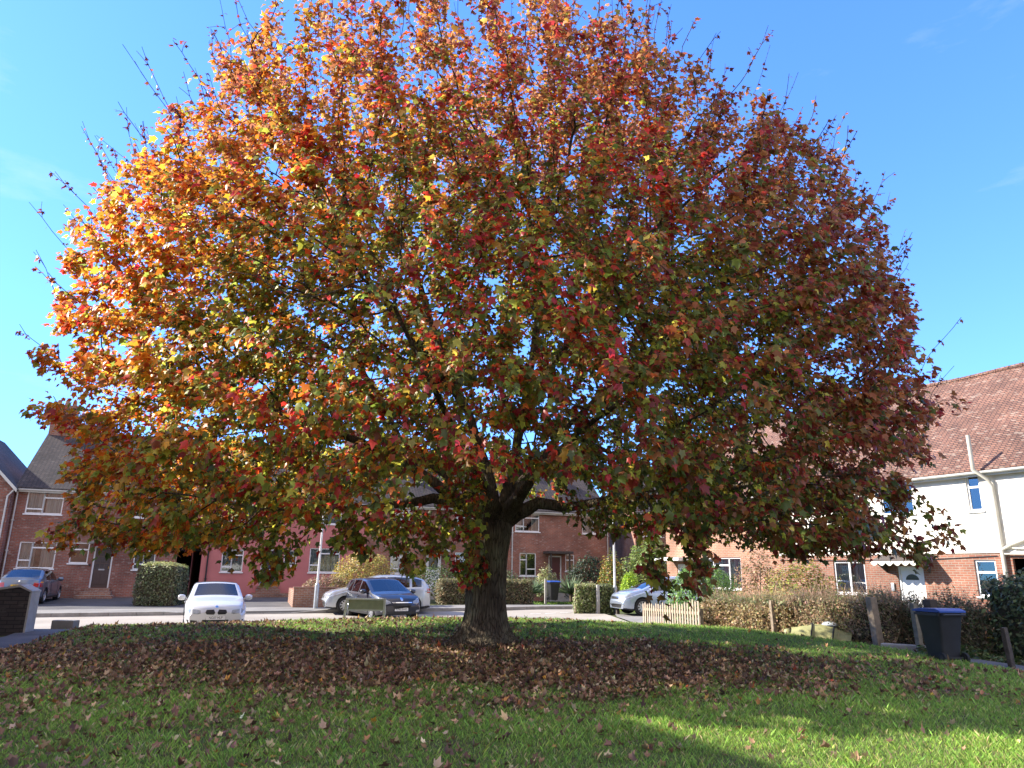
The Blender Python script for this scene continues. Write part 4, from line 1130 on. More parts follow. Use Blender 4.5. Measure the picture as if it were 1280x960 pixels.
# wheelie bins
def wheelie_bin(label, loc, rz, lid, group='wheelie bins'):
    t = thing('wheelie_bin', label, 'bin', loc, rz, group)
    b = MB(); prof = [(.04, .2, .22), (.3, .225, .25), (.94, .275, .335), (1.0, .29, .35)]
    ring = []
    for z, a, c_ in prof:
        r = .05; pts = []
        for qx, qy, a0 in ((1, 1, 0), (-1, 1, 90), (-1, -1, 180), (1, -1, 270)):
            for k in range(4):
                an = R(a0 + k * 30); pts.append((qx * (a - r) + r * math.cos(an), qy * (c_ - r) + r * math.sin(an), z))
        ring.append(pts)
    n = len(ring[0]); b.v = [p for r_ in ring for p in r_]
    for i in range(len(ring) - 1):
        for k in range(n): b.f.append((i * n + k, i * n + (k + 1) % n, (i + 1) * n + (k + 1) % n, (i + 1) * n + k))
    b.f.append(tuple(reversed(range(n))))
    b.box(-.3, .3, -.355, -.3, .93, .985).box(-.3, .3, .3, .36, .93, .985).box(-.31, -.27, -.3, .3, .93, .985).box(.27, .31, -.3, .3, .93, .985)
    b.box(-.18, .18, -.225, -.205, .4, .42)
    b.build('body', M['bin'], t, smooth=35)
    l_ = MB().prism([(-.38, 1.0), (.4, 1.0), (.4, 1.04), (.25, 1.085), (-.2, 1.07), (-.38, 1.035)], 'x', -.31, .31)
    lo = l_.build('lid', M[lid], t, bevel=.008)
    MB().tube([(-.24, .44, .96), (.24, .44, .96)], .018, 8).box(-.26, -.22, .33, .45, .94, .98).box(.22, .26, .33, .45, .94, .98).build('handle', M['bin'], t)
    for sd in (-1, 1):
        wv = MB().lathe([(.0, -.03), (.07, -.03), (.1, -.025), (.1, .025), (.07, .03), (0, .03)], 18, axis='x', c=(sd * .26, .27, .1)).build('wheel', M['rubber'], t, smooth=40)
        MB().lathe([(0, .033), (.05, .033), (.055, .02)], 12, axis='x', c=(sd * .26, .27, .1)).build('hub', M['bin'], wv)
    MB().box(-.22, .22, .25, .29, .08, .12).build('axle', M['black'], t)
    t.scale = (.92, .92, .9)
    return t
wheelie_bin('large black wheelie bin with a blue lid on the right-hand footpath', gz(8.3, 14.35, .0), R(190), 'bin_blue')
wheelie_bin('dark wheelie bin with pale blue lid by the maroon-doored house path', (2.25, 37.7, .2), R(20), 'bin_blue')
wheelie_bin('black-lidded wheelie bin behind the brambles under the white canopy', gz(10.15, 17.3, .02), R(150), 'bin')

# posts
def post(label, x, y, h, r=.06, lean=(0, 0), mat='timber', square=True, rz=0.3):
    t = MB()
    if square:
        b = [(-r, -r), (r, -r), (r, r), (-r, r)]
        for i in range(4):
            pass
        n = 6; vs = []
        for k in range(n + 1):
            f = k / n
            for (a, c_) in b: vs.append((a * (1 + .06 * math.sin(k * 2.3 + a * 40)) + lean[0] * f, c_ * (1 + .06 * math.cos(k * 1.7)) + lean[1] * f, -.2 + (h + .2) * f))
        t.v = vs
        for k in range(n):
            for i in range(4): t.f.append((k * 4 + i, k * 4 + (i + 1) % 4, k * 4 + 4 + (i + 1) % 4, k * 4 + 4 + i))
        t.f.append((n * 4, n * 4 + 1, n * 4 + 2, n * 4 + 3))
    else:
        t.tube([(0, 0, -.2), (lean[0] * .5, lean[1] * .5, h / 2), (lean[0], lean[1], h)], [r, r * .95, r * .9], 12)
    o = t.build('fence_post', M[mat], None, bevel=.008 if square else 0)
    o.location = gz(x, y); o.rotation_euler = (0, 0, rz)
    tag(o, label, 'post', 'old fence posts along the right-hand path')
post('slim grey wooden post at the left end of the yellow sheeting', 6.85, 19.25, .9, .05, (-.03, 0))
post('thick leaning timber post between the yellow sheeting and the bin', 8.4, 17.0, 1.08, .085, (-.08, .02))
post('pale grey timber post just left of the blue-lidded bin', 8.75, 15.95, 1.0, .055, (-.05, 0), mat='timber_grey')
post('short mossy timber post touching the blue-lidded bin', 8.5, 14.75, .75, .055, (-.06, 0))
post('dark broad post rising behind the blue-lidded bin', 9.05, 15.9, 1.1, .1, (.0, 0), mat='timber_dark')
post('dark weathered post leaning left beside the right-hand hedge', 9.18, 13.75, .7, .045, (-.08, 0), mat='timber_dark')
post('pale post at the left corner of the small square hedge', 2.78, 30.75, 1.0, .04, mat='timber')
post('pale post dividing the small square hedge in two', 3.68, 30.55, 1.12, .06, mat='concrete')
post('dark gate post between the small hedge and the pale blue car', 4.42, 30.1, .95, .06, mat='timber_dark')
post('grey gate post beside the distant dark bin', 1.85, 37.3, 1.25, .05, mat='concrete')

# picket fence
pf = thing('picket_fence', 'pale pointed picket fence in front of the round green bush', 'fence', gz(4.38, 24.2), 0)
A, B = Vector((0, 0)), Vector((.95, -3.3)); n = 24; D = (B - A).normalized(); PN = Vector((-D.y, D.x))
def onf(t, off): return A + (B - A) * t + PN * off
rl = MB()
for z in (.22, .7):
    p0, p1 = onf(0, .05), onf(1, .05)
    z0, z1 = z, z + .02
    rl.quad((p0.x, p0.y, z0), (p1.x, p1.y, z0 + .05), (p1.x, p1.y, z0 + .13), (p0.x, p0.y, z0 + .08))
    p0, p1 = onf(0, .02), onf(1, .02); rl.quad((p0.x, p0.y, z0), (p1.x, p1.y, z0 + .05), (p1.x, p1.y, z0 + .13), (p0.x, p0.y, z0 + .08))
rl.build('rail', M['fence'], pf, fix=False)
for i in range(n):
    c_ = onf(i / (n - 1), 0); h_ = .93 + .1 * math.sin(i * 2.2) * .3 + i * .006; tw = .035
    gzz = tz(c_.x + 4.38, c_.y + 24.2) - tz(4.38, 24.2)
    P = []
    for (s_, z) in ((-tw, .04), (tw, .04), (tw, h_ - .06), (0, h_), (-tw, h_ - .06)):
        q = c_ + D * s_; P.append((q.x, q.y, z + gzz + .02 * math.sin(i)))
    k = MB(); k.quad(*P); k.quad(*[(q[0] + PN.x * .018, q[1] + PN.y * .018, q[2]) for q in reversed(P)])
    for j in range(5):
        a_, b_ = P[j], P[(j + 1) % 5]; k.quad(a_, b_, (b_[0] + PN.x * .018, b_[1] + PN.y * .018, b_[2]), (a_[0] + PN.x * .018, a_[1] + PN.y * .018, a_[2]))
    k.build('picket', M['fence'], pf)
for t_ in (0, .5, 1):
    c_ = onf(t_, .1); MB().box(c_.x - .04, c_.x + .04, c_.y - .04, c_.y + .04, -.2, .82 + .1 * t_).build('post', M['timber'], pf)

# faded yellow plastic sheeting / slide lying at the hedge foot
yb = thing('plastic_sheeting', 'faded yellow plastic sheeting with a grey bag slumped at the hedge foot', 'sheeting', gz(7.55, 18.15), R(-25))
gx, gy = 15, 9; vs = []; b = MB()
for j in range(gy):
    for i in range(gx):
        u, v = i / (gx - 1), j / (gy - 1)
        x = (u - .5) * 1.35; y = (v - .5) * .7
        z = .36 * math.sin(math.pi * min(1, v * 1.1)) ** .7 * (1 - .35 * abs(u - .45) * 2) + .05 * mn.noise(Vector((u * 6, v * 5, 1.3))) + .02
        if i in (5, 10): z += .03
        vs.append((x + .05 * math.sin(v * 5), y, max(z, .0)))
b.v = vs
for j in range(gy - 1):
    for i in range(gx - 1): b.f.append((j * gx + i, j * gx + i + 1, (j + 1) * gx + i + 1, (j + 1) * gx + i))
b.build('sheet', M['bag_yellow'], yb, smooth=50)
for k in (5, 10):
    MB().tube([tuple(Vector(vs[j * gx + k]) + Vector((.0, -.01, .015))) for j in range(gy)], .018, 6).build('strap', M['black'], yb)
MB().lathe([(0, .0), (.16, .02), (.2, .06), (.15, .12), (.05, .15), (0, .15)], 14, c=(.24, .16, .29)).build('bag', M['bag_grey'], yb, smooth=60)
MB().lathe([(0, -.0), (.1, .0), (.11, .08), (.08, .22), (0, .25)], 12, c=(-.72, -.1, 0)).build('bag', M['bag_yellow'], yb, smooth=60)
tag(MB().box(-.55, .55, -.1, .1, -.1, .1).build('concrete_kerb_stone', M['concrete'], bevel=.03), 'rough grey kerb stone lying between the thick post and the bin', 'kerb stone').location = gz(8.7, 16.3, .03)
bpy.data.objects['concrete_kerb_stone'].rotation_euler = (0, 0, R(-35))

# ------------------------------------------------------------------ hedges and shrubs
hedge('box_hedge', 'rounded block of clipped hedge by the archway of the left house', 'hedge', (-15.0, 31.9, tz(-15, 31.9) + .07), (1.75, 1.7, 1.72), R(5), 9000,
      [(.11, .13, .055), (.15, .17, .075), (.085, .1, .045), (.18, .18, .1)], size=.06, corner=.42, bulge=.1, top_cols=[(.33, .33, .13), (.27, .29, .1)])
bush('yellow_shrub', 'golden-yellow shrub rising over the low wall behind silver car', 'shrub', (-6.6, 33.6, .1), (1.75, 1.25, 2.05), 8000,
     [(.42, .33, .07), (.34, .3, .08), (.2, .2, .05), (.36, .2, .06)], [3, 3, 2, 1.5], size=.085, lumps=.2)
bush('red_shrub', 'low pinkish-brown shrub on top of the brick wall left of the yellow shrub', 'shrub', (-8.0, 32.6, .35), (1.3, .8, .85), 3800, [(.26, .13, .09), (.2, .16, .08), (.3, .2, .13), (.12, .11, .05)], size=.07)
hedge('box_hedge', 'long low brown-green hedge on the far pavement behind the maple trunk', 'hedge', (-1.15, 35.75, tz(-1, 35.7) + .05), (4.6, .95, 1.12), R(17), 9000,
      [(.17, .14, .07), (.12, .125, .05), (.21, .16, .09)], size=.065, corner=.16, top_cols=[(.22, .2, .09), (.18, .17, .07)])
bush('rosemary_bush', 'feathery pale green tuft above the far hedge right of the trunk', 'shrub', (-.3, 37.0, .45), (1.1, .5, 1.0), 2600, [(.17, .21, .1), (.12, .17, .07)], size=.09, lumps=.3)
bush('garden_shrub', 'mixed green shrub in front of the house left of the trunk', 'shrub', (-3.6, 36.9, .3), (1.6, .7, 1.35), 3400, GREEN + [(.16, .18, .06)], size=.085)
hedge('box_hedge', 'small square variegated hedge between two pale posts', 'hedge', (3.2, 31.0, tz(3.2, 31)), (.84, .8, 1.13), R(0), 4200,
      [(.22, .24, .1), (.16, .2, .06), (.3, .3, .15), (.09, .12, .03)], size=.06, corner=.1, top_cols=[(.3, .3, .14)])
hedge('box_hedge', 'darker half of the small square hedge right of the pale post', 'hedge', (4.02, 30.9, tz(4, 31)), (.52, .7, 1.1), R(0), 2600,
      [(.12, .14, .05), (.16, .18, .06), (.07, .09, .03)], size=.06, corner=.1)
bush('dark_shrub', 'dark green shrub against the brick wall right of the small window', 'shrub', (4.35, 40.6, .25), (1.25, .8, 2.1), 4000, [(.03, .05, .022), (.045, .07, .03), (.025, .04, .02)], size=.1)
bush('golden_conifer', 'bright lime-yellow conifer behind the pale blue car', 'conifer', (5.55, 33.6, -.05), (.6, .55, 1.65), 4600, [(.36, .5, .04), (.28, .42, .03), (.2, .3, .03)], size=.07, lumps=.16, flat=.05)
bush('climber_shrub', 'orange and green climber left of the lime conifer', 'shrub', (5.0, 35.6, .0), (.7, .6, 2.35), 3000, [(.3, .16, .03), (.2, .22, .04), (.12, .17, .03)], size=.09)
bush('tall_shrub', 'tall light green shrub beside the corner of the orange brick house', 'shrub', (7.0, 37.2, .0), (1.3, 1.2, 2.9), 7500, [(.2, .27, .06), (.15, .21, .05), (.26, .3, .09), (.09, .13, .03)], size=.11, lumps=.42)
bush('round_bush', 'round clipped green bush behind the picket fence', 'shrub', (6.75, 25.6, .0), (1.4, 1.2, 1.75), 9500, [(.13, .25, .05), (.18, .3, .07), (.09, .17, .035)], size=.065, lumps=.14)
tanc = [(.4, .28, .14), (.32, .22, .1), (.26, .17, .09), (.2, .2, .07), (.46, .36, .2)]
hedge('beech_hedge', 'straw-brown dry hedge right of the picket fence', 'hedge', (6.65, 20.4, tz(6.6, 20.4)), (2.9, .9, 1.05), R(-57), 17000, tanc, size=.042, corner=.2, bulge=.15, rough=.07, twigs=2600, twig_col=(.42, .3, .17), top_cols=[(.16, .19, .06), (.12, .15, .05), (.24, .2, .1)])
hedge('bramble_hedge', 'tangled brown bramble hedge behind the yellow sheeting', 'hedge', (8.35, 18.35, tz(8.3, 18.3)), (2.7, 1.0, 1.05), R(-52), 16000, [(.33, .22, .13), (.24, .2, .09), (.18, .2, .075), (.46, .33, .21)], [3, 2, 2, 1], size=.04, corner=.25, bulge=.22, rough=.1, twigs=3200, twig_col=(.33, .22, .14), top_cols=[(.13, .15, .05), (.18, .14, .07)])
hedge('bramble_hedge', 'scrubby green-brown hedge between thick post and the bin', 'hedge', (9.75, 16.75, tz(9.5, 16.7)), (1.7, .8, .95), R(-40), 8500, [(.1, .1, .045), (.15, .11, .06), (.07, .09, .035)], size=.042, corner=.25, bulge=.3, rough=.12, twigs=1800, twig_col=(.26, .18, .11))
bush('yellow_green_shrub', 'yellow-green shrub behind the brown hedge left of white door', 'shrub', (8.5, 21.4, .1), (1.35, .9, 1.75), 5200, [(.26, .27, .05), (.18, .22, .05), (.34, .26, .06), (.22, .12, .06)], size=.075, lumps=.25)
bush('brown_shrub', 'tall thin brown-leaved shrub at the corner of orange brick house', 'shrub', (8.0, 23.6, .0), (.85, .7, 2.2), 2400, [(.3, .18, .1), (.25, .2, .08), (.2, .12, .07)], size=.08, lumps=.35)
hedge('privet_hedge', 'dark green hedge at the right edge against the red brick', 'hedge', (11.15, 15.6, 0), (1.5, 1.3, 1.55), R(20), 6500, [(.055, .085, .03), (.09, .12, .045), (.04, .055, .025), (.13, .14, .07)], size=.06, corner=.25, bulge=.2, rough=.08)
def low_cover(name, label, x0, x1, y0, y1, n, cols, size, h, rz=0.0, c=(0, 0)):
    u, v = rng.uniform(x0, x1, n), rng.uniform(y0, y1, n)
    X = c[0] + u * math.cos(rz) - v * math.sin(rz); Y = c[1] + u * math.sin(rz) + v * math.cos(rz)
    lump = np.clip(.5 + .6 * vnoise(np.stack([X, Y, X * 0], 1), 1.3, 2), .05, 1.2)
    Z = terrain(X, Y) - .02 + rng.uniform(0, 1, n) * h * lump
    nn = norm(rdir(n) * .7 + np.array([0, 0, .9])); tt = rdir(n)
    return leaf_mesh(name, np.stack([X, Y, Z], 1), nn, tt, size * np.exp(rng.normal(0, .3, n)), pick(n, cols), M['foliage'], None, 'oval')
o = low_cover('ivy_ground_cover', '', -1.6, 1.9, -1.8, 2.9, 9000, GREEN + [(.16, .14, .06)], .08, .3, R(-30), (10.7, 16.2)); o['kind'] = 'stuff'
o = low_cover('dry_undergrowth', '', -2.6, 2.6, -.25, .35, 5000, [(.2, .13, .08), (.12, .09, .05), (.3, .2, .12), (.1, .1, .04)], .07, .16, R(-55), (7.5, 18.6)); o['kind'] = 'stuff'
o = low_cover('garden_grass', '', -1.0, 3.0, -1.2, 1.6, 9000, [(.12, .2, .035), (.16, .26, .05)], .09, .1, R(20), (2.2, 38.6)); o['kind'] = 'stuff'
fl = thing('yellow_flower', 'single yellow flower standing in the ivy before the red brick', 'flower', gz(10.25, 15.9, .25))
ft = MB()
for k in range(8):
    an = k * math.pi / 4; ft.quad((0, 0, .12), (.05 * math.cos(an - .3), .05 * math.sin(an - .3), .14), (.09 * math.cos(an), .09 * math.sin(an), .13), (.05 * math.cos(an + .3), .05 * math.sin(an + .3), .14))
ft.build('petals', plain('petal_yellow', (.7, .45, .02)), fl, fix=False); MB().tube([(0, 0, -.25), (.01, 0, .12)], .006, 5).build('stem', M['stem'], fl)
# spiky yuccas by the far bin
def yucca(label, x, y, z, s):
    t = thing('yucca', label, 'plant', (x, y, z), 0, 'spiky plants by the far front door')
    n = 150; dd = rdir(n); dd[:, 2] = np.abs(dd[:, 2]) * .8 + .15
    P = np.zeros((n, 3)) + np.array([0, 0, .25 * s]) + dd * .05
    leaf_mesh('leaves', P, np.cross(dd, rdir(n)), dd, s * rng.uniform(.55, .95, n), pick(n, [(.13, .19, .1), (.18, .24, .13), (.1, .14, .07)]), M['foliage'], t, 'blade', curl=.12, fold=.0)
    MB().tube([(0, 0, -.1), (0, 0, .3 * s)], .06, 6).build('stem', M['stem'], t)
yucca('spiky grey-green yucca left of the distant bin', 1.2, 38.4, .25, 1.1)
yucca('spiky dark yucca right of the distant bin', 3.2, 38.2, .25, 1.2)
bush('pale_shrub', 'loose pale yellow shrub at the maroon front door', 'shrub', (2.0, 39.4, .3), (.6, .5, 1.4), 1500, [(.34, .34, .16), (.24, .26, .1)], size=.09, lumps=.35)
# ------------------------------------------------------------------ the maple
TX, TY = -.46, 14.5; TZ = tz(TX, TY)
CC = np.array([-.45, 14.6, 5.0])
tree = thing('maple_tree', 'big spreading maple in red and orange autumn leaf on the green', 'tree', (0, 0, 0))

def lobes(P):            # lumpy crown radius factor for directions P
    return 1 + .10 * vnoise(P, 1.9, 3.0) + .05 * vnoise(P, 4.5, 5.0)
def crown_points(n, lo, hi, seed):
    d = rdir(n); d[:, 2] = np.where(rng.random(n) < .25, -np.abs(d[:, 2]), np.abs(d[:, 2]))
    L = lobes(d)
    fr = rng.uniform(lo ** 2.2, hi ** 2.2, n) ** (1 / 2.2)
    sq = (np.hypot(d[:, 0], d[:, 1]) ** 3.1 + np.abs(d[:, 2]) ** 3.1) ** (-1 / 3.1)      # broad shoulders
    P = d * (L * fr * sq)[:, None] * np.array([8.35, 8.0, 7.4])
    dn = d[:, 2] < 0
    # the skirt: below the widest height the crown hangs nearly straight down
    z = -rng.uniform(.0, 1, n) ** .9 * 3.1
    h = d.copy(); h[:, 2] = 0; h = norm(h)
    rr = np.sqrt(rng.uniform(.22, 1, n)) * L * (1 - .16 * (np.abs(z) / 3.1) ** 2)
    S_ = h * rr[:, None] * np.array([8.35, 8.0, 0]); S_[:, 2] = z
    P[dn] = S_[dn]
    P[:, 0] *= np.where(P[:, 0] > 0, 1.06 - .09 * ss(1.5, 6, P[:, 2]), 1.02)
    P[:, 1] *= np.where(P[:, 1] > 0, .56, .80)
    P += CC
    hr = np.hypot(P[:, 0] - TX, P[:, 1] - TY)
    floor = 3.6 - 1.55 * ss(2.2, 5.5, hr) + .12 * ss(1.5, 4, P[:, 0])
    floor = floor + 1.0 * ss(15.5, 18.0, P[:, 1])
    mid = ss(2.6, 1.2, np.abs(P[:, 0] - .25 * (P[:, 1] / 14.5))) * (P[:, 1] < 15)      # the stem and fork stand clear in front
    floor = np.maximum(floor, (1.75 + .115 * P[:, 1]) * mid)
    return P[P[:, 2] > floor]
A = crown_points(16500, .45, 1.0, 1)
void = vnoise(A, .55, 9.0) + .5 * vnoise(A, 1.3, 4.0)
fr = np.linalg.norm((A - CC) / np.array([8.35, 8.0, 6.7]), axis=1)
A = A[(void > -.42)]
def blob(c, r, n): return np.array(c) + rdir(n) * (rng.random(n) ** .4)[:, None] * np.array(r)
A = np.vstack([A, blob((5.9, 12.0, 2.25), (1.6, 1.5, .35), 64), blob((4.0, 10.8, 2.3), (1.4, 1.2, .3), 40), blob((5.9, 14.3, 2.25), (1.2, 1.5, .4), 40), blob((1.9, 12.4, 2.45), (.9, .8, .35), 24), blob((-1.5, 12.6, 2.0), (.7, .6, .5), 22), blob((-.95, 13.5, 1.75), (.35, .3, .5), 14), blob((-7.0, 13.0, 2.2), (1.3, 1.6, .4), 40), blob((2.3, 10.4, 1.55), (.75, .6, .55), 40), blob((-1.0, 12.4, 2.2), (.5, .5, .5), 14), blob((2.2, 13.0, 2.7), (.9, .8, .4), 24),
               blob((-2.6, 12.6, 2.3), (1.3, 1, .4), 40), blob((-4.2, 12.5, 2.0), (1.2, 1, .45), 40), blob((4.4, 12.2, 2.6), (1.5, 1.2, .4), 30), blob((6.2, 12.5, 2.5), (1.2, 1.2, .4), 30)])

nodes_p = []; parent = []; 
def addn(p, par): nodes_p.append(np.array(p, float)); parent.append(par); return len(nodes_p) - 1
def limb(start, pts, step=.22):
    cur = start; 
    for q in pts:
        q = np.array(q, float); p0 = nodes_p[cur].copy(); L = np.linalg.norm(q - p0); n = max(1, int(L / step))
        for i in range(1, n + 1):
            f = i / n; pp = p0 + (q - p0) * f
            pp = pp + .03 * np.array(mn.noise_vector(Vector(pp) * 1.5)) * (1 if i < n else 0)
            cur = addn(pp, cur)
    return cur
root = addn((TX, TY, TZ - .1), -1)
fork = limb(root, [(TX - .0, TY, 1.0), (TX + .04, TY, 1.9), (TX + .12, TY, 2.45)])
manual = [
    [(.15, 14.45, 2.75), (.55, 14.3, 2.93), (1.1, 14.1, 2.82), (1.9, 13.8, 2.95), (3.0, 13.3, 3.0), (4.4, 13.0, 3.2)],
    [(-.65, 14.4, 2.75), (-1.2, 14.2, 3.05), (-1.9, 14.0, 3.55), (-2.9, 13.7, 4.0), (-4.4, 13.4, 4.4)],
    [(-.35, 14.5, 2.85), (-.5, 14.6, 3.6), (-.9, 14.7, 4.8), (-1.6, 14.8, 6.3), (-2.1, 14.9, 7.8)],
    [(-.1, 14.4, 2.9), (.05, 14.2, 3.7), (.3, 14.0, 5.0), (.5, 13.8, 6.6), (.4, 13.8, 8.2)],
    [(-.2, 14.7, 2.9), (.4, 15.1, 3.6), (1.3, 15.6, 4.8), (2.4, 16.0, 6.0)],
    [(-.3, 14.2, 2.75), (-.6, 13.5, 3.3), (-1.0, 12.5, 4.0), (-1.4, 11.3, 4.7)],
    [(-.0, 14.2, 2.8), (.4, 13.3, 3.3), (1.1, 12.2, 3.9), (1.8, 11.0, 4.3)],
    [(-.4, 14.9, 2.8), (-1.2, 15.8, 3.5), (-2.4, 16.8, 4.3), (-3.6, 17.6, 5.0)],
    [(-.1, 14.9, 2.8), (.2, 16.0, 3.6), (.6, 17.4, 4.6)],
]
ends = [limb(fork, q) for q in manual]
def near(p): 
    a = np.array(nodes_p); return int(np.argmin(np.linalg.norm(a - np.array(p), axis=1)))
limb(near((-.9, 14.3, 2.9)), [(-1.5, 13.9, 2.95), (-2.4, 13.4, 2.75), (-3.6, 12.8, 2.6)])
limb(near((-1.9, 14.0, 3.55)), [(-2.5, 14.4, 4.6), (-3.3, 14.9, 5.9)])
limb(near((1.9, 13.8, 2.95)), [(2.6, 14.2, 3.7), (3.8, 14.8, 4.8), (5.0, 15.2, 5.6)])
limb(near((.3, 14.0, 5.0)), [(1.1, 13.4, 6.0), (2.0, 12.9, 7.2)])
limb(near((-.9, 14.7, 4.8)), [(-1.7, 13.9, 5.8), (-2.6, 13.2, 6.8)])
limb(near((1.1, 12.2, 3.9)), [(1.8, 11.5, 3.4), (2.2, 10.9, 2.5)])
n_manual = len(nodes_p)

# space colonisation
STEP, KILL, INFL = .22, .33, 2.0
NP = np.array(nodes_p); alive = np.ones(len(A), bool)
best = np.full(len(A), 1e9); bi = np.zeros(len(A), int)
def upd(lo):
    Q = np.array(nodes_p[lo:])
    ai = np.where(alive)[0]
    for s0 in range(0, len(Q), 400):
        q = Q[s0:s0 + 400]
        D = np.linalg.norm(A[ai][:, None] - q[None], axis=2); m = D.argmin(1); dm = D[np.arange(len(ai)), m]
        b = dm < best[ai]; best[ai[b]] = dm[b]; bi[ai[b]] = lo + s0 + m[b]
upd(4)
seen_dir = {}
for it in range(100):
    ai = np.where(alive & (best < (INFL if it > 6 else 4.0)))[0]
    if len(ai) == 0: break
    src = bi[ai]; acc = {}
    dv = norm(A[ai] - np.array(nodes_p)[src])
    order = np.argsort(src, kind='stable'); us, st = np.unique(src[order], return_index=True)
    sums = np.add.reduceat(dv[order], st)
    lo = len(nodes_p)
    for s_, v in zip(us, sums):
        L = np.linalg.norm(v)
        if L < 1e-3: continue
        v = v / L
        pd = nodes_p[s_] - nodes_p[parent[s_]]; pl = np.linalg.norm(pd)
        if pl > 0: v = v + .35 * pd / pl
        v = v + rng.normal(0, .12, 3); v /= np.linalg.norm(v)
        key = (int(s_), tuple(np.round(v * 3).astype(int)))
        if seen_dir.get(key, 0) >= 1: continue
        seen_dir[key] = 1
        addn(nodes_p[s_] + v * STEP, int(s_))
    if len(nodes_p) == lo: break
    upd(lo)
    alive &= best > KILL
NP = np.array(nodes_p); PAR = np.array(parent); NN = len(NP)
# thin upright shoots standing out of the top of the crown
kids = np.bincount(PAR[PAR >= 0], minlength=NN)
rel = (NP - CC) / np.array([8.35, 8.0, 6.7]); rl_ = np.linalg.norm(rel, axis=1)
tips = np.where((kids == 0) & (rl_ > .86) & (NP[:, 2] > 4.6 + 3.2 * (rng.random(NN) < .6)))[0]
shoots = rng.choice(tips, min(460, len(tips)), replace=False)
shoot_nodes = []
for s_ in shoots:
    out = norm(rel[s_][None])[0] * np.array([.9, .9, .8]) + np.array([0, 0, .75]) + rng.normal(0, .2, 3); out /= np.linalg.norm(out)
    cur = int(s_); Lt = rng.uniform(.35, 1.2)
    for k in range(4):
        cur = addn(nodes_p[cur] + out * Lt / 4 + rng.normal(0, .028, 3) + np.array([0, 0, .014 * k]), cur); shoot_nodes.append(cur)
        if k in (1, 2) and rng.random() < .55:
            sd_ = norm((out + rng.normal(0, .5, 3))[None])[0]; c2 = cur
            for _k in range(2): c2 = addn(nodes_p[c2] + sd_ * Lt * .16, c2); shoot_nodes.append(c2)
NP = np.array(nodes_p); PAR = np.array(parent); NN = len(NP)
shoot_set = np.zeros(NN, bool); shoot_set[shoot_nodes] = True
# radii by the pipe model
EXP = 2.35; w_ = np.zeros(NN); kids = np.bincount(PAR[PAR >= 0], minlength=NN)
for i in range(NN - 1, -1, -1):
    if kids[i] == 0: w_[i] = (.0045 if shoot_set[i] else .0062) ** EXP
    if PAR[i] >= 0: w_[PAR[i]] += w_[i]
RAD = np.minimum(w_ ** (1 / EXP), .30)
mi = np.arange(fork + 1, n_manual); RAD[mi] = np.maximum(RAD[mi],   .21 * np.exp(-np.linalg.norm(NP[mi] - NP[fork], axis=1) / 1.9))
# smooth the kinks in the branches
child_sum = np.zeros((NN, 3)); np.add.at(child_sum, PAR[1:], NP[1:])
for _ in range(2):
    child_sum[:] = 0; np.add.at(child_sum, PAR[1:], NP[1:])
    m = (kids > 0) & (np.arange(NN) >= n_manual)
    NP[m] = .5 * NP[m] + .25 * NP[PAR[m]] + .25 * child_sum[m] / kids[m][:, None]
# chains
big = np.full(NN, -1)
for i in range(1, NN):
    p_ = PAR[i]
    if big[p_] < 0 or w_[i] > w_[big[p_]]: big[p_] = i
bv, bf, base = [], [], 0
trunk_top = fork
def chain_mesh(ids, rads, n):
    global base
    P = NP[ids]; T = np.gradient(P, axis=0); T = norm(T)
    ref = np.array([1., 0, 0]) if abs(T[0][0]) < .8 else np.array([0, 1., 0])
    an = np.arange(n) * 2 * math.pi / n
    for k in range(len(ids)):
        u = ref - T[k] * ref.dot(T[k]); u /= np.linalg.norm(u); ref = u; v = np.cross(T[k], u)
        r_ = rads[k] * (1 + (.10 * np.sin(an * 3 + k * .4) if rads[k] > .06 else 0))
        bv.append(P[k] + (np.cos(an)[:, None] * u + np.sin(an)[:, None] * v) * np.reshape(r_ * np.ones(n), (n, 1)))
    for k in range(len(ids) - 1):
        a_ = base + k * n + np.arange(n); b_ = base + k * n + (np.arange(n) + 1) % n
        bf.append(np.stack([a_, b_, b_ + n, a_ + n], 1))
    base += len(ids) * n
starts = [i for i in range(1, NN) if big[PAR[i]] != i]
for s_ in starts:
    ids = [PAR[s_], s_]
    while big[ids[-1]] >= 0: ids.append(big[ids[-1]])
    if ids[0] < fork and ids[0] > 0 and s_ < n_manual: pass
    r_ = RAD[ids].copy(); r_[0] = min(r_[0], r_[1] * 1.25)
    n = 12 if r_[1] > .1 else 7 if r_[1] > .035 else 4 if r_[1] > .012 else 3
    chain_mesh(np.array(ids), r_, n)
# the main stem's continuation above the fork
ids = [fork]
while big[ids[-1]] >= 0: ids.append(big[ids[-1]])
chain_mesh(np.array(ids), np.minimum(RAD[ids], .3), 12)
np_mesh('branches', np.vstack(bv), np.vstack(bf), M['bark'], tree, smooth=True)
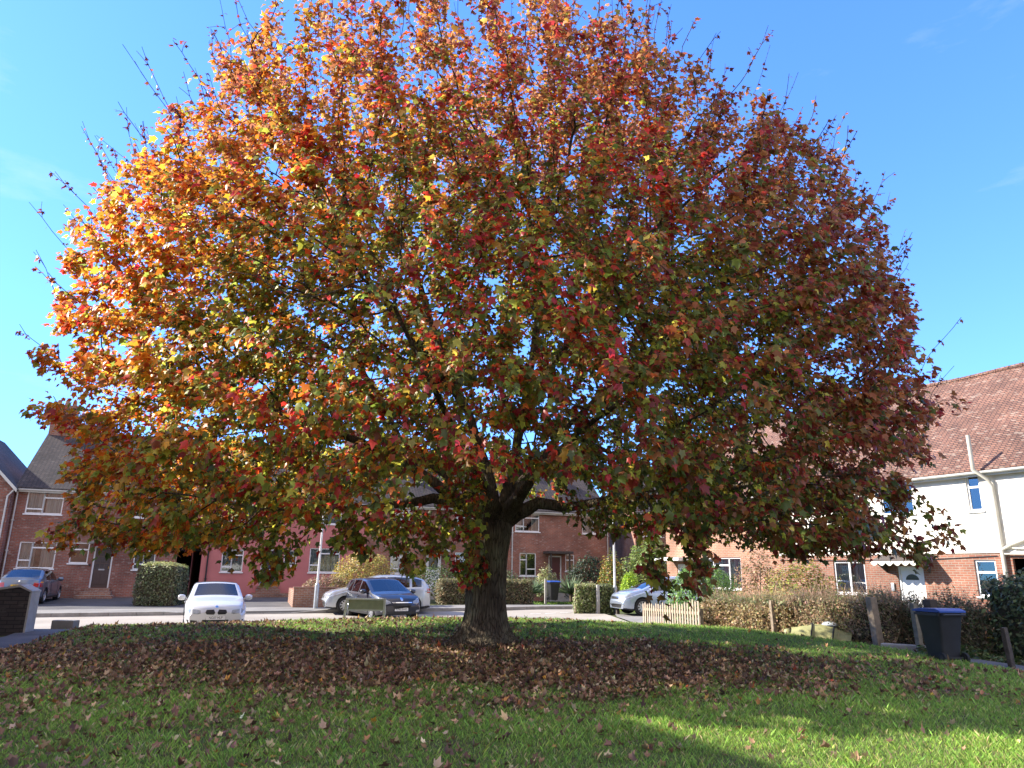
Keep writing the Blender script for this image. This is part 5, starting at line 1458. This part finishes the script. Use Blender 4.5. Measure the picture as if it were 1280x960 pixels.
# trunk with root flare and ridged bark
ns_, zs = 72, np.concatenate([np.linspace(-.25, .5, 16), np.linspace(.56, 2.62, 40)])
tv = []
for z in zs:
    h_ = z
    r0 = .365 + .13 * math.exp(-max(h_, 0) / .2) + .07 * math.exp(-max(h_, 0) / .6) + .02 * ss(1.7, 2.2, h_) - .12 * ss(2.25, 2.62, h_)
    for k in range(ns_):
        an = 2 * math.pi * k / ns_
        fl_ = (.30 * math.exp(-max(h_, 0) / .22)) * max(0, math.cos(an * 5 + .6 + .5 * math.sin(an * 2))) * (1.6 if math.cos(an - math.pi * 1.05) > .6 else .8)
        rid = .022 * abs(mn.noise(Vector((math.cos(an) * 6, math.sin(an) * 6, z * 1.6)))) * 2 + .03 * mn.noise(Vector((math.cos(an) * 1.6, math.sin(an) * 1.6, z * 1.1 + 4)))
        r_ = float(r0 + fl_ + rid)
        cx_ = TX + .12 * ss(.8, 2.5, z); 
        tv.append((cx_ + r_ * math.cos(an), TY + r_ * math.sin(an), TZ + z))
tf = [(i * ns_ + k, i * ns_ + (k + 1) % ns_, (i + 1) * ns_ + (k + 1) % ns_, (i + 1) * ns_ + k) for i in range(len(zs) - 1) for k in range(ns_)]
tvn = np.array(tv); cap = len(tvn); tvn = np.vstack([tvn, [[TX + .12, TY, TZ + 2.72]]])
lt = (len(zs) - 1) * ns_
tf += [(lt + k, lt + (k + 1) % ns_, cap, cap) for k in range(ns_)]
me = bpy.data.meshes.new('trunk'); me.from_pydata([tuple(v) for v in tvn], [], [f_ if f_[2] != f_[3] else f_[:3] for f_ in tf])
for q in me.polygons: q.use_smooth = True
link('trunk', me, M['bark'], tree)

# leaves on every thin twig
thin = (RAD < .014) & (np.arange(NN) >= 4)
tn = np.where(thin)[0]
gapn = vnoise(NP[tn], .8, 21.0)
cnt = np.where(shoot_set[tn], rng.choice([0, 1, 2, 3], len(tn)), rng.integers(16, 27, len(tn)) + (kids[tn] == 0) * 8)
cnt = np.where((gapn < -.26) & ~shoot_set[tn], cnt // 3, cnt)
for (vx, vy, vz, vr) in [(-3.2, 9.6, 5.4, 1.5), (-4.4, 9.2, 5.9, 1.0), (-2.0, 10.0, 6.3, .9), (-5.2, 16.6, 7.6, 1.9), (-6.4, 16.0, 8.1, 1.5), (-3.6, 17.0, 9.0, 1.5), (2.9, 10.2, 3.9, .8), (4.2, 17.0, 5.5, 1.1), (.0, 18.5, 5.6, 1.3), (3.6, 9.8, 3.6, .6), (5.8, 16.2, 4.6, .9)]:
    dv_ = np.linalg.norm(NP[tn] - np.array([vx, vy, vz]), axis=1) / vr
    keep = ss(.55, 1.15, dv_ + .25 * gapn)
    cnt = np.where(shoot_set[tn], cnt, np.floor(cnt * (keep * .92 + .08) + rng.random(len(tn)))).astype(int)
idx = np.repeat(tn, cnt); nL = len(idx)
par_i = PAR[idx]; f_ = rng.random(nL)[:, None]
sh = shoot_set[idx]
off = rdir(nL) * np.where(sh, .05, .24)[:, None] * rng.random(nL)[:, None] ** .5
P = NP[idx] * f_ + NP[par_i] * (1 - f_) + off; P[:, 2] -= np.where(sh, .0, .05)
rel = (P - CC) / np.array([8.35, 8.0, 6.7]); rl_ = np.linalg.norm(rel, axis=1); out = norm(rel)
nn = norm(np.array([0, 0, .9]) + out * .35 + rdir(nL) * .7)
tt = norm(out * .6 + np.array([0, 0, -.75]) + rdir(nL) * .6)
size = np.clip(rng.normal(.098, .023, nL), .05, .165) * np.where(P[:, 2] > 8, .88, 1) * np.where(sh, .75, 1)
# colour: orange, gold and scarlet to the left, crimson in the middle, maroon-brown and olive to the right, green inside
u = rel[:, 0] + .18 * vnoise(P, .5, 31.0) + rng.normal(0, .1, nL)
k1 = vnoise(P, .75, 33.0) + rng.normal(0, .25, nL); k2 = vnoise(P, 1.1, 37.0) + rng.normal(0, .22, nL)
left = pick(nL, [(.58, .17, .022), (.5, .09, .02), (.6, .30, .03), (.42, .23, .03), (.36, .045, .025), (.3, .31, .045), (.26, .1, .045)], [3.6, 2.0, 3.2, 2.8, 1.0, 2.2, 1.8])
midc = pick(nL, [(.46, .05, .035), (.54, .13, .03), (.34, .035, .045), (.48, .24, .04), (.27, .11, .05), (.2, .19, .04), (.28, .033, .04)], [2.6, 2.4, 2, 2, 2, 1.1, 1.8])
right = pick(nL, [(.32, .115, .045), (.24, .05, .032), (.36, .15, .055), (.2, .165, .045), (.13, .135, .04), (.42, .17, .05), (.32, .045, .04)], [3.2, 2.6, 2.4, 1.6, 1.1, 1.6, 1.8])
top = pick(nL, [(.46, .22, .075), (.38, .16, .065), (.3, .11, .05), (.5, .29, .065), (.24, .1, .06)], [3, 3, 2, 2, 2])
inner = pick(nL, [(.24, .28, .045), (.15, .19, .04), (.42, .38, .05), (.09, .115, .035), (.24, .14, .035)], [2.4, 2.4, 2, 1.5, 1])
a_ = ss(-.45, .02, u)[:, None] > rng.random((nL, 1)); b_ = ss(.08, .5, u)[:, None] > rng.random((nL, 1))
col = np.where(b_, right, np.where(a_, midc, left))
tp = (ss(.45, .95, rel[:, 2] + .15 * k1) * (1 - .55 * ss(.1, .6, u)) > rng.random(nL) * 1.15)
col[tp] = top[tp]
gi = (ss(.95, .62, rl_ + .12 * k2) * (.7) > rng.random(nL)) | ((k2 > .66) & (rng.random(nL) < .5)) | ((P[:, 2] < 3.1) & (rng.random(nL) < .3))
col[gi] = inner[gi]
red = (k1 > .5 - .3 * ss(.5, .1, np.abs(u + .02))) & (rng.random(nL) < .62) & (u < .38) & (rel[:, 2] < .45) & (~gi | (rng.random(nL) < .5))
col[red] = pick(int(red.sum()), [(.46, .035, .025), (.5, .07, .02), (.36, .025, .035)])
col[sh] = pick(int(sh.sum()), [(.16, .04, .035), (.1, .03, .03), (.3, .1, .04)])
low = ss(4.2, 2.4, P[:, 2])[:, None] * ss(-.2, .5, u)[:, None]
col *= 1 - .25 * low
leaf_mesh('crown', P, nn, tt, size, col, M['leaf'], tree, 'maple', curl=.4, fold=.5)
print('maple nodes', NN, 'leaves', nL)

# ------------------------------------------------------------------ grass and fallen leaves
def in_poly(X, Y, poly):
    c_ = np.zeros(len(X), bool); j = len(poly) - 1
    for i in range(len(poly)):
        xi, yi = poly[i]; xj, yj = poly[j]
        m = ((yi > Y) != (yj > Y)) & (X < (xj - xi) * (Y - yi) / (yj - yi + 1e-12) + xi); c_ ^= m; j = i
    return c_
def litter_density(X, Y):
    """0..1 cover of fallen leaves: a wide drift under the crown, thinner to the front"""
    P0 = np.stack([X, Y, X * 0], 1)
    e = np.sqrt(((X + 1.2) / 10.5) ** 2 + ((Y - 13.2) / np.where(Y < 13.2, 4.4, 2.1)) ** 2)
    nz = vnoise(P0, .55, 51.0) * .35 + vnoise(P0, 1.7, 52.0) * .25
    d = ss(1.12, .55, e + nz * .75)
    d *= .72 - .42 * ss(2.5, 7, X) 
    front = .2 * np.clip(1 + 1.6 * nz, 0, 2) * ss(3, 7, Y) * ss(5, -5, X)
    return np.clip(np.maximum(d, front), 0.012, 1)
def scatter(n, y0, y1):
    X = rng.uniform(-11.5, 12.5, n); Y = rng.uniform(y0, y1, n)
    m = in_poly(X, Y, LAWN) & (np.abs(X) < Y * .95 + 2.5)
    return X[m], Y[m]
gp = []
for n, y0, y1 in ((430000, 4.2, 9.0), (360000, 9.0, 14.0), (420000, 14.0, 24.6)):
    X, Y = scatter(n, y0, y1)
    L = litter_density(X, Y); bare = vnoise(np.stack([X, Y, X * 0], 1), .9, 55.0)
    k = rng.random(len(X)) > L * .93 + np.clip(-bare - .2, 0, 1) * .9
    gp.append((X[k], Y[k]))
GX = np.concatenate([g_[0] for g_ in gp]); GY = np.concatenate([g_[1] for g_ in gp]); n = len(GX)
pn = np.stack([GX, GY, GX * 0], 1); t1 = vnoise(pn, .7, 57.0); t2 = vnoise(pn, 2.6, 58.0)
hh = .044 * (1 + .35 * t1 + .35 * t2) * np.exp(rng.normal(0, .3, n)); hh = np.clip(hh, .015, .14)
an = rng.uniform(0, 2 * math.pi, n); wd = rng.uniform(.001, .0024, n) * (1 + .1 * np.clip(GY - 7, 0, 14)); ln = rng.uniform(.15, .9, n) * hh
base_ = np.stack([GX, GY, terrain(GX, GY) + .03], 1)
sx = np.stack([np.cos(an), np.sin(an), an * 0], 1); la = rng.uniform(0, 2 * math.pi, n); lv = np.stack([np.cos(la), np.sin(la), la * 0], 1)
V = np.empty((n, 4, 3)); V[:, 0] = base_ - sx * wd[:, None]; V[:, 1] = base_ + sx * wd[:, None]
V[:, 2] = base_ + lv * ln[:, None] * .35 + np.array([0, 0, 1]) * hh[:, None] * .6 + sx * wd[:, None] * .6
V[:, 3] = base_ + lv * ln[:, None] + np.array([0, 0, 1]) * hh[:, None]
F = (np.arange(n)[:, None, None] * 4 + np.array([[0, 1, 2], [0, 2, 3]])[None]).reshape(-1, 3)
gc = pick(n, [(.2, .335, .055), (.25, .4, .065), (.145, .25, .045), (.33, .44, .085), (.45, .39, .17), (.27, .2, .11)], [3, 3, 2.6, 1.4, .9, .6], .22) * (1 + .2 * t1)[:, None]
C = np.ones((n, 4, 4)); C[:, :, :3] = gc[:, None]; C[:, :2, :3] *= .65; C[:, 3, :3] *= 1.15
o = np_mesh('grass', V.reshape(-1, 3), F, M['grass'], None, np.clip(C, 0, 1).reshape(-1, 4)); o['kind'] = 'stuff'
print('grass', n)
X, Y = scatter(240000, 3.5, 24)
k = rng.random(len(X)) < litter_density(X, Y) * (.95 * ss(4, 9, Y) + .15); X, Y = X[k], Y[k]; n = len(X)
dn_ = litter_density(X, Y)
Z = terrain(X, Y) + .05 + rng.random(n) * .05 * (.3 + dn_)
P = np.stack([X, Y, Z], 1); nn = norm(rdir(n) * .55 + np.array([0, 0, .9])); tt = rdir(n)
sz = np.clip(rng.normal(.054, .016, n), .025, .09)
lc = pick(n, [(.31, .18, .095), (.2, .105, .06), (.44, .3, .17), (.13, .068, .046), (.54, .4, .24), (.42, .21, .06)], [3, 3, 2, 3, .5, .5], .3)
br = rng.random(n) < .012; lc[br] = pick(int(br.sum()), [(.6, .38, .05), (.5, .2, .04), (.55, .45, .32), (.45, .1, .04)])
o = leaf_mesh('fallen_leaves', P, nn, tt, sz, lc, M['dead_leaf'], None, 'maple', curl=-.55, fold=-.6); o['kind'] = 'stuff'
print('litter', n)

# ------------------------------------------------------------------ light, sky, camera
SUN_EL, SUN_AZ = R(32), R(-82)         # azimuth measured from +Y towards +X (the sun stands far to the left)
sdir = Vector((math.sin(SUN_AZ) * math.cos(SUN_EL), math.cos(SUN_AZ) * math.cos(SUN_EL), math.sin(SUN_EL)))
ld = bpy.data.lights.new('sun', 'SUN'); ld.energy = 12.5; ld.angle = R(.5); ld.color = (1, .93, .82)
lo = bpy.data.objects.new('sun', ld); COL.objects.link(lo); lo.rotation_euler = sdir.to_track_quat('Z', 'Y').to_euler()
wd_ = bpy.data.worlds.new('World'); S.world = wd_; wd_.use_nodes = True
nt = wd_.node_tree; nt.nodes.clear()
ow = nt.nodes.new('ShaderNodeOutputWorld'); bg = nt.nodes.new('ShaderNodeBackground'); bg.inputs['Strength'].default_value = .19
sk = nt.nodes.new('ShaderNodeTexSky'); sk.sky_type = 'NISHITA'; sk.sun_disc = False; sk.sun_elevation = SUN_EL; sk.sun_rotation = SUN_AZ
sk.air_density = 1.0; sk.dust_density = .15; sk.ozone_density = 2.2
hs = nt.nodes.new('ShaderNodeHueSaturation'); hs.inputs['Saturation'].default_value = 1.2; hs.inputs['Value'].default_value = 3.5
tn_ = nt.nodes.new('ShaderNodeMixRGB'); tn_.blend_type = 'MULTIPLY'; tn_.inputs[0].default_value = 1; tn_.inputs[2].default_value = (.84, .82, .98, 1)
nt.links.new(sk.outputs[0], tn_.inputs[1]); nt.links.new(tn_.outputs[0], hs.inputs['Color'])
tc = nt.nodes.new('ShaderNodeTexCoord'); mp = nt.nodes.new('ShaderNodeMapping'); mp.inputs['Scale'].default_value = (1.6, 1.6, 5.5); mp.inputs['Rotation'].default_value = (.0, .35, .4)
nz = nt.nodes.new('ShaderNodeTexNoise'); nz.inputs['Scale'].default_value = 1.7; nz.inputs['Detail'].default_value = 9; nz.inputs['Roughness'].default_value = .6
nt.links.new(tc.outputs['Generated'], mp.inputs[0]); nt.links.new(mp.outputs[0], nz.inputs['Vector'])
cr = ramp(nt, nz.outputs['Fac'], [(.6, (0, 0, 0)), (.85, (.3, .3, .3))])
def vm(op, a, b):
    n_ = nt.nodes.new('ShaderNodeVectorMath'); n_.operation = op
    for i_, q_ in enumerate((a, b)):
        if isinstance(q_, tuple): n_.inputs[i_].default_value = q_
        else: nt.links.new(q_, n_.inputs[i_])
    return n_.outputs[0]
soft = vm('DIVIDE', vm('MULTIPLY', hs.outputs[0], (1.05, .99, 1.03)), vm('ADD', vm('DIVIDE', hs.outputs[0], (3.6, 13.0, 45.0)), (1, 1, 1)))
sx_ = nt.nodes.new('ShaderNodeSeparateXYZ'); nt.links.new(tc.outputs['Generated'], sx_.inputs[0])
def mrange(src, a, b):
    m_ = nt.nodes.new('ShaderNodeMapRange'); m_.interpolation_type = 'SMOOTHSTEP'; nt.links.new(src, m_.inputs[0]); m_.inputs[1].default_value = a; m_.inputs[2].default_value = b
    return m_.outputs[0]
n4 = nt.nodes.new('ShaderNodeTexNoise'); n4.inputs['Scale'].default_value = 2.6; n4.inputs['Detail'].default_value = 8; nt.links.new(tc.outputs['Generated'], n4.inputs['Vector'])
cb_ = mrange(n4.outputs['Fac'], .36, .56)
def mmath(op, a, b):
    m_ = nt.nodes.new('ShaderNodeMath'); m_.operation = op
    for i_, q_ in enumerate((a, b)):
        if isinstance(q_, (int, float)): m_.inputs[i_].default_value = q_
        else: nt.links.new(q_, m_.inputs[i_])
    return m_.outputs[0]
fill_cloud = mmath('MULTIPLY', mmath('MAXIMUM', mrange(sx_.outputs[1], -.02, -.4), mrange(sx_.outputs[2], .84, .95)), mmath('MULTIPLY', cb_, .85))  # unseen bright cloud behind the camera and overhead, added as fill light
mb_ = nt.nodes.new('ShaderNodeMixRGB'); nt.links.new(fill_cloud, mb_.inputs[0]); nt.links.new(soft, mb_.inputs[1]); mb_.inputs[2].default_value = (9.5, 8.3, 7.0, 1); soft = mb_.outputs[0]
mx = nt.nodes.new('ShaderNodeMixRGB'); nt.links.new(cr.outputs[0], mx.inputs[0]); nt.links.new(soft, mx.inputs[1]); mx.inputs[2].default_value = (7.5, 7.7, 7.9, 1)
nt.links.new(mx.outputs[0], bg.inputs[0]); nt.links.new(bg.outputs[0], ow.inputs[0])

cd = bpy.data.cameras.new('camera'); cam = bpy.data.objects.new('camera', cd); COL.objects.link(cam)
cd.sensor_width = 36; cd.lens = 887 / 1280 * 36; cd.clip_end = 3000; cd.clip_start = .05
from mathutils import Matrix
cam.matrix_world = Matrix.Translation((0, 0, 1.6)) @ Matrix.Rotation(R(90 + 14.8), 4, 'X') @ Matrix.Rotation(R(.86), 4, 'Z')
S.camera = cam
S.view_settings.view_transform = 'Standard'; S.view_settings.look = 'None'; S.view_settings.exposure = 0; S.view_settings.gamma = 1
S.render.engine = 'CYCLES'; S.cycles.max_bounces = 8; S.cycles.transparent_max_bounces = 12; S.cycles.diffuse_bounces = 4
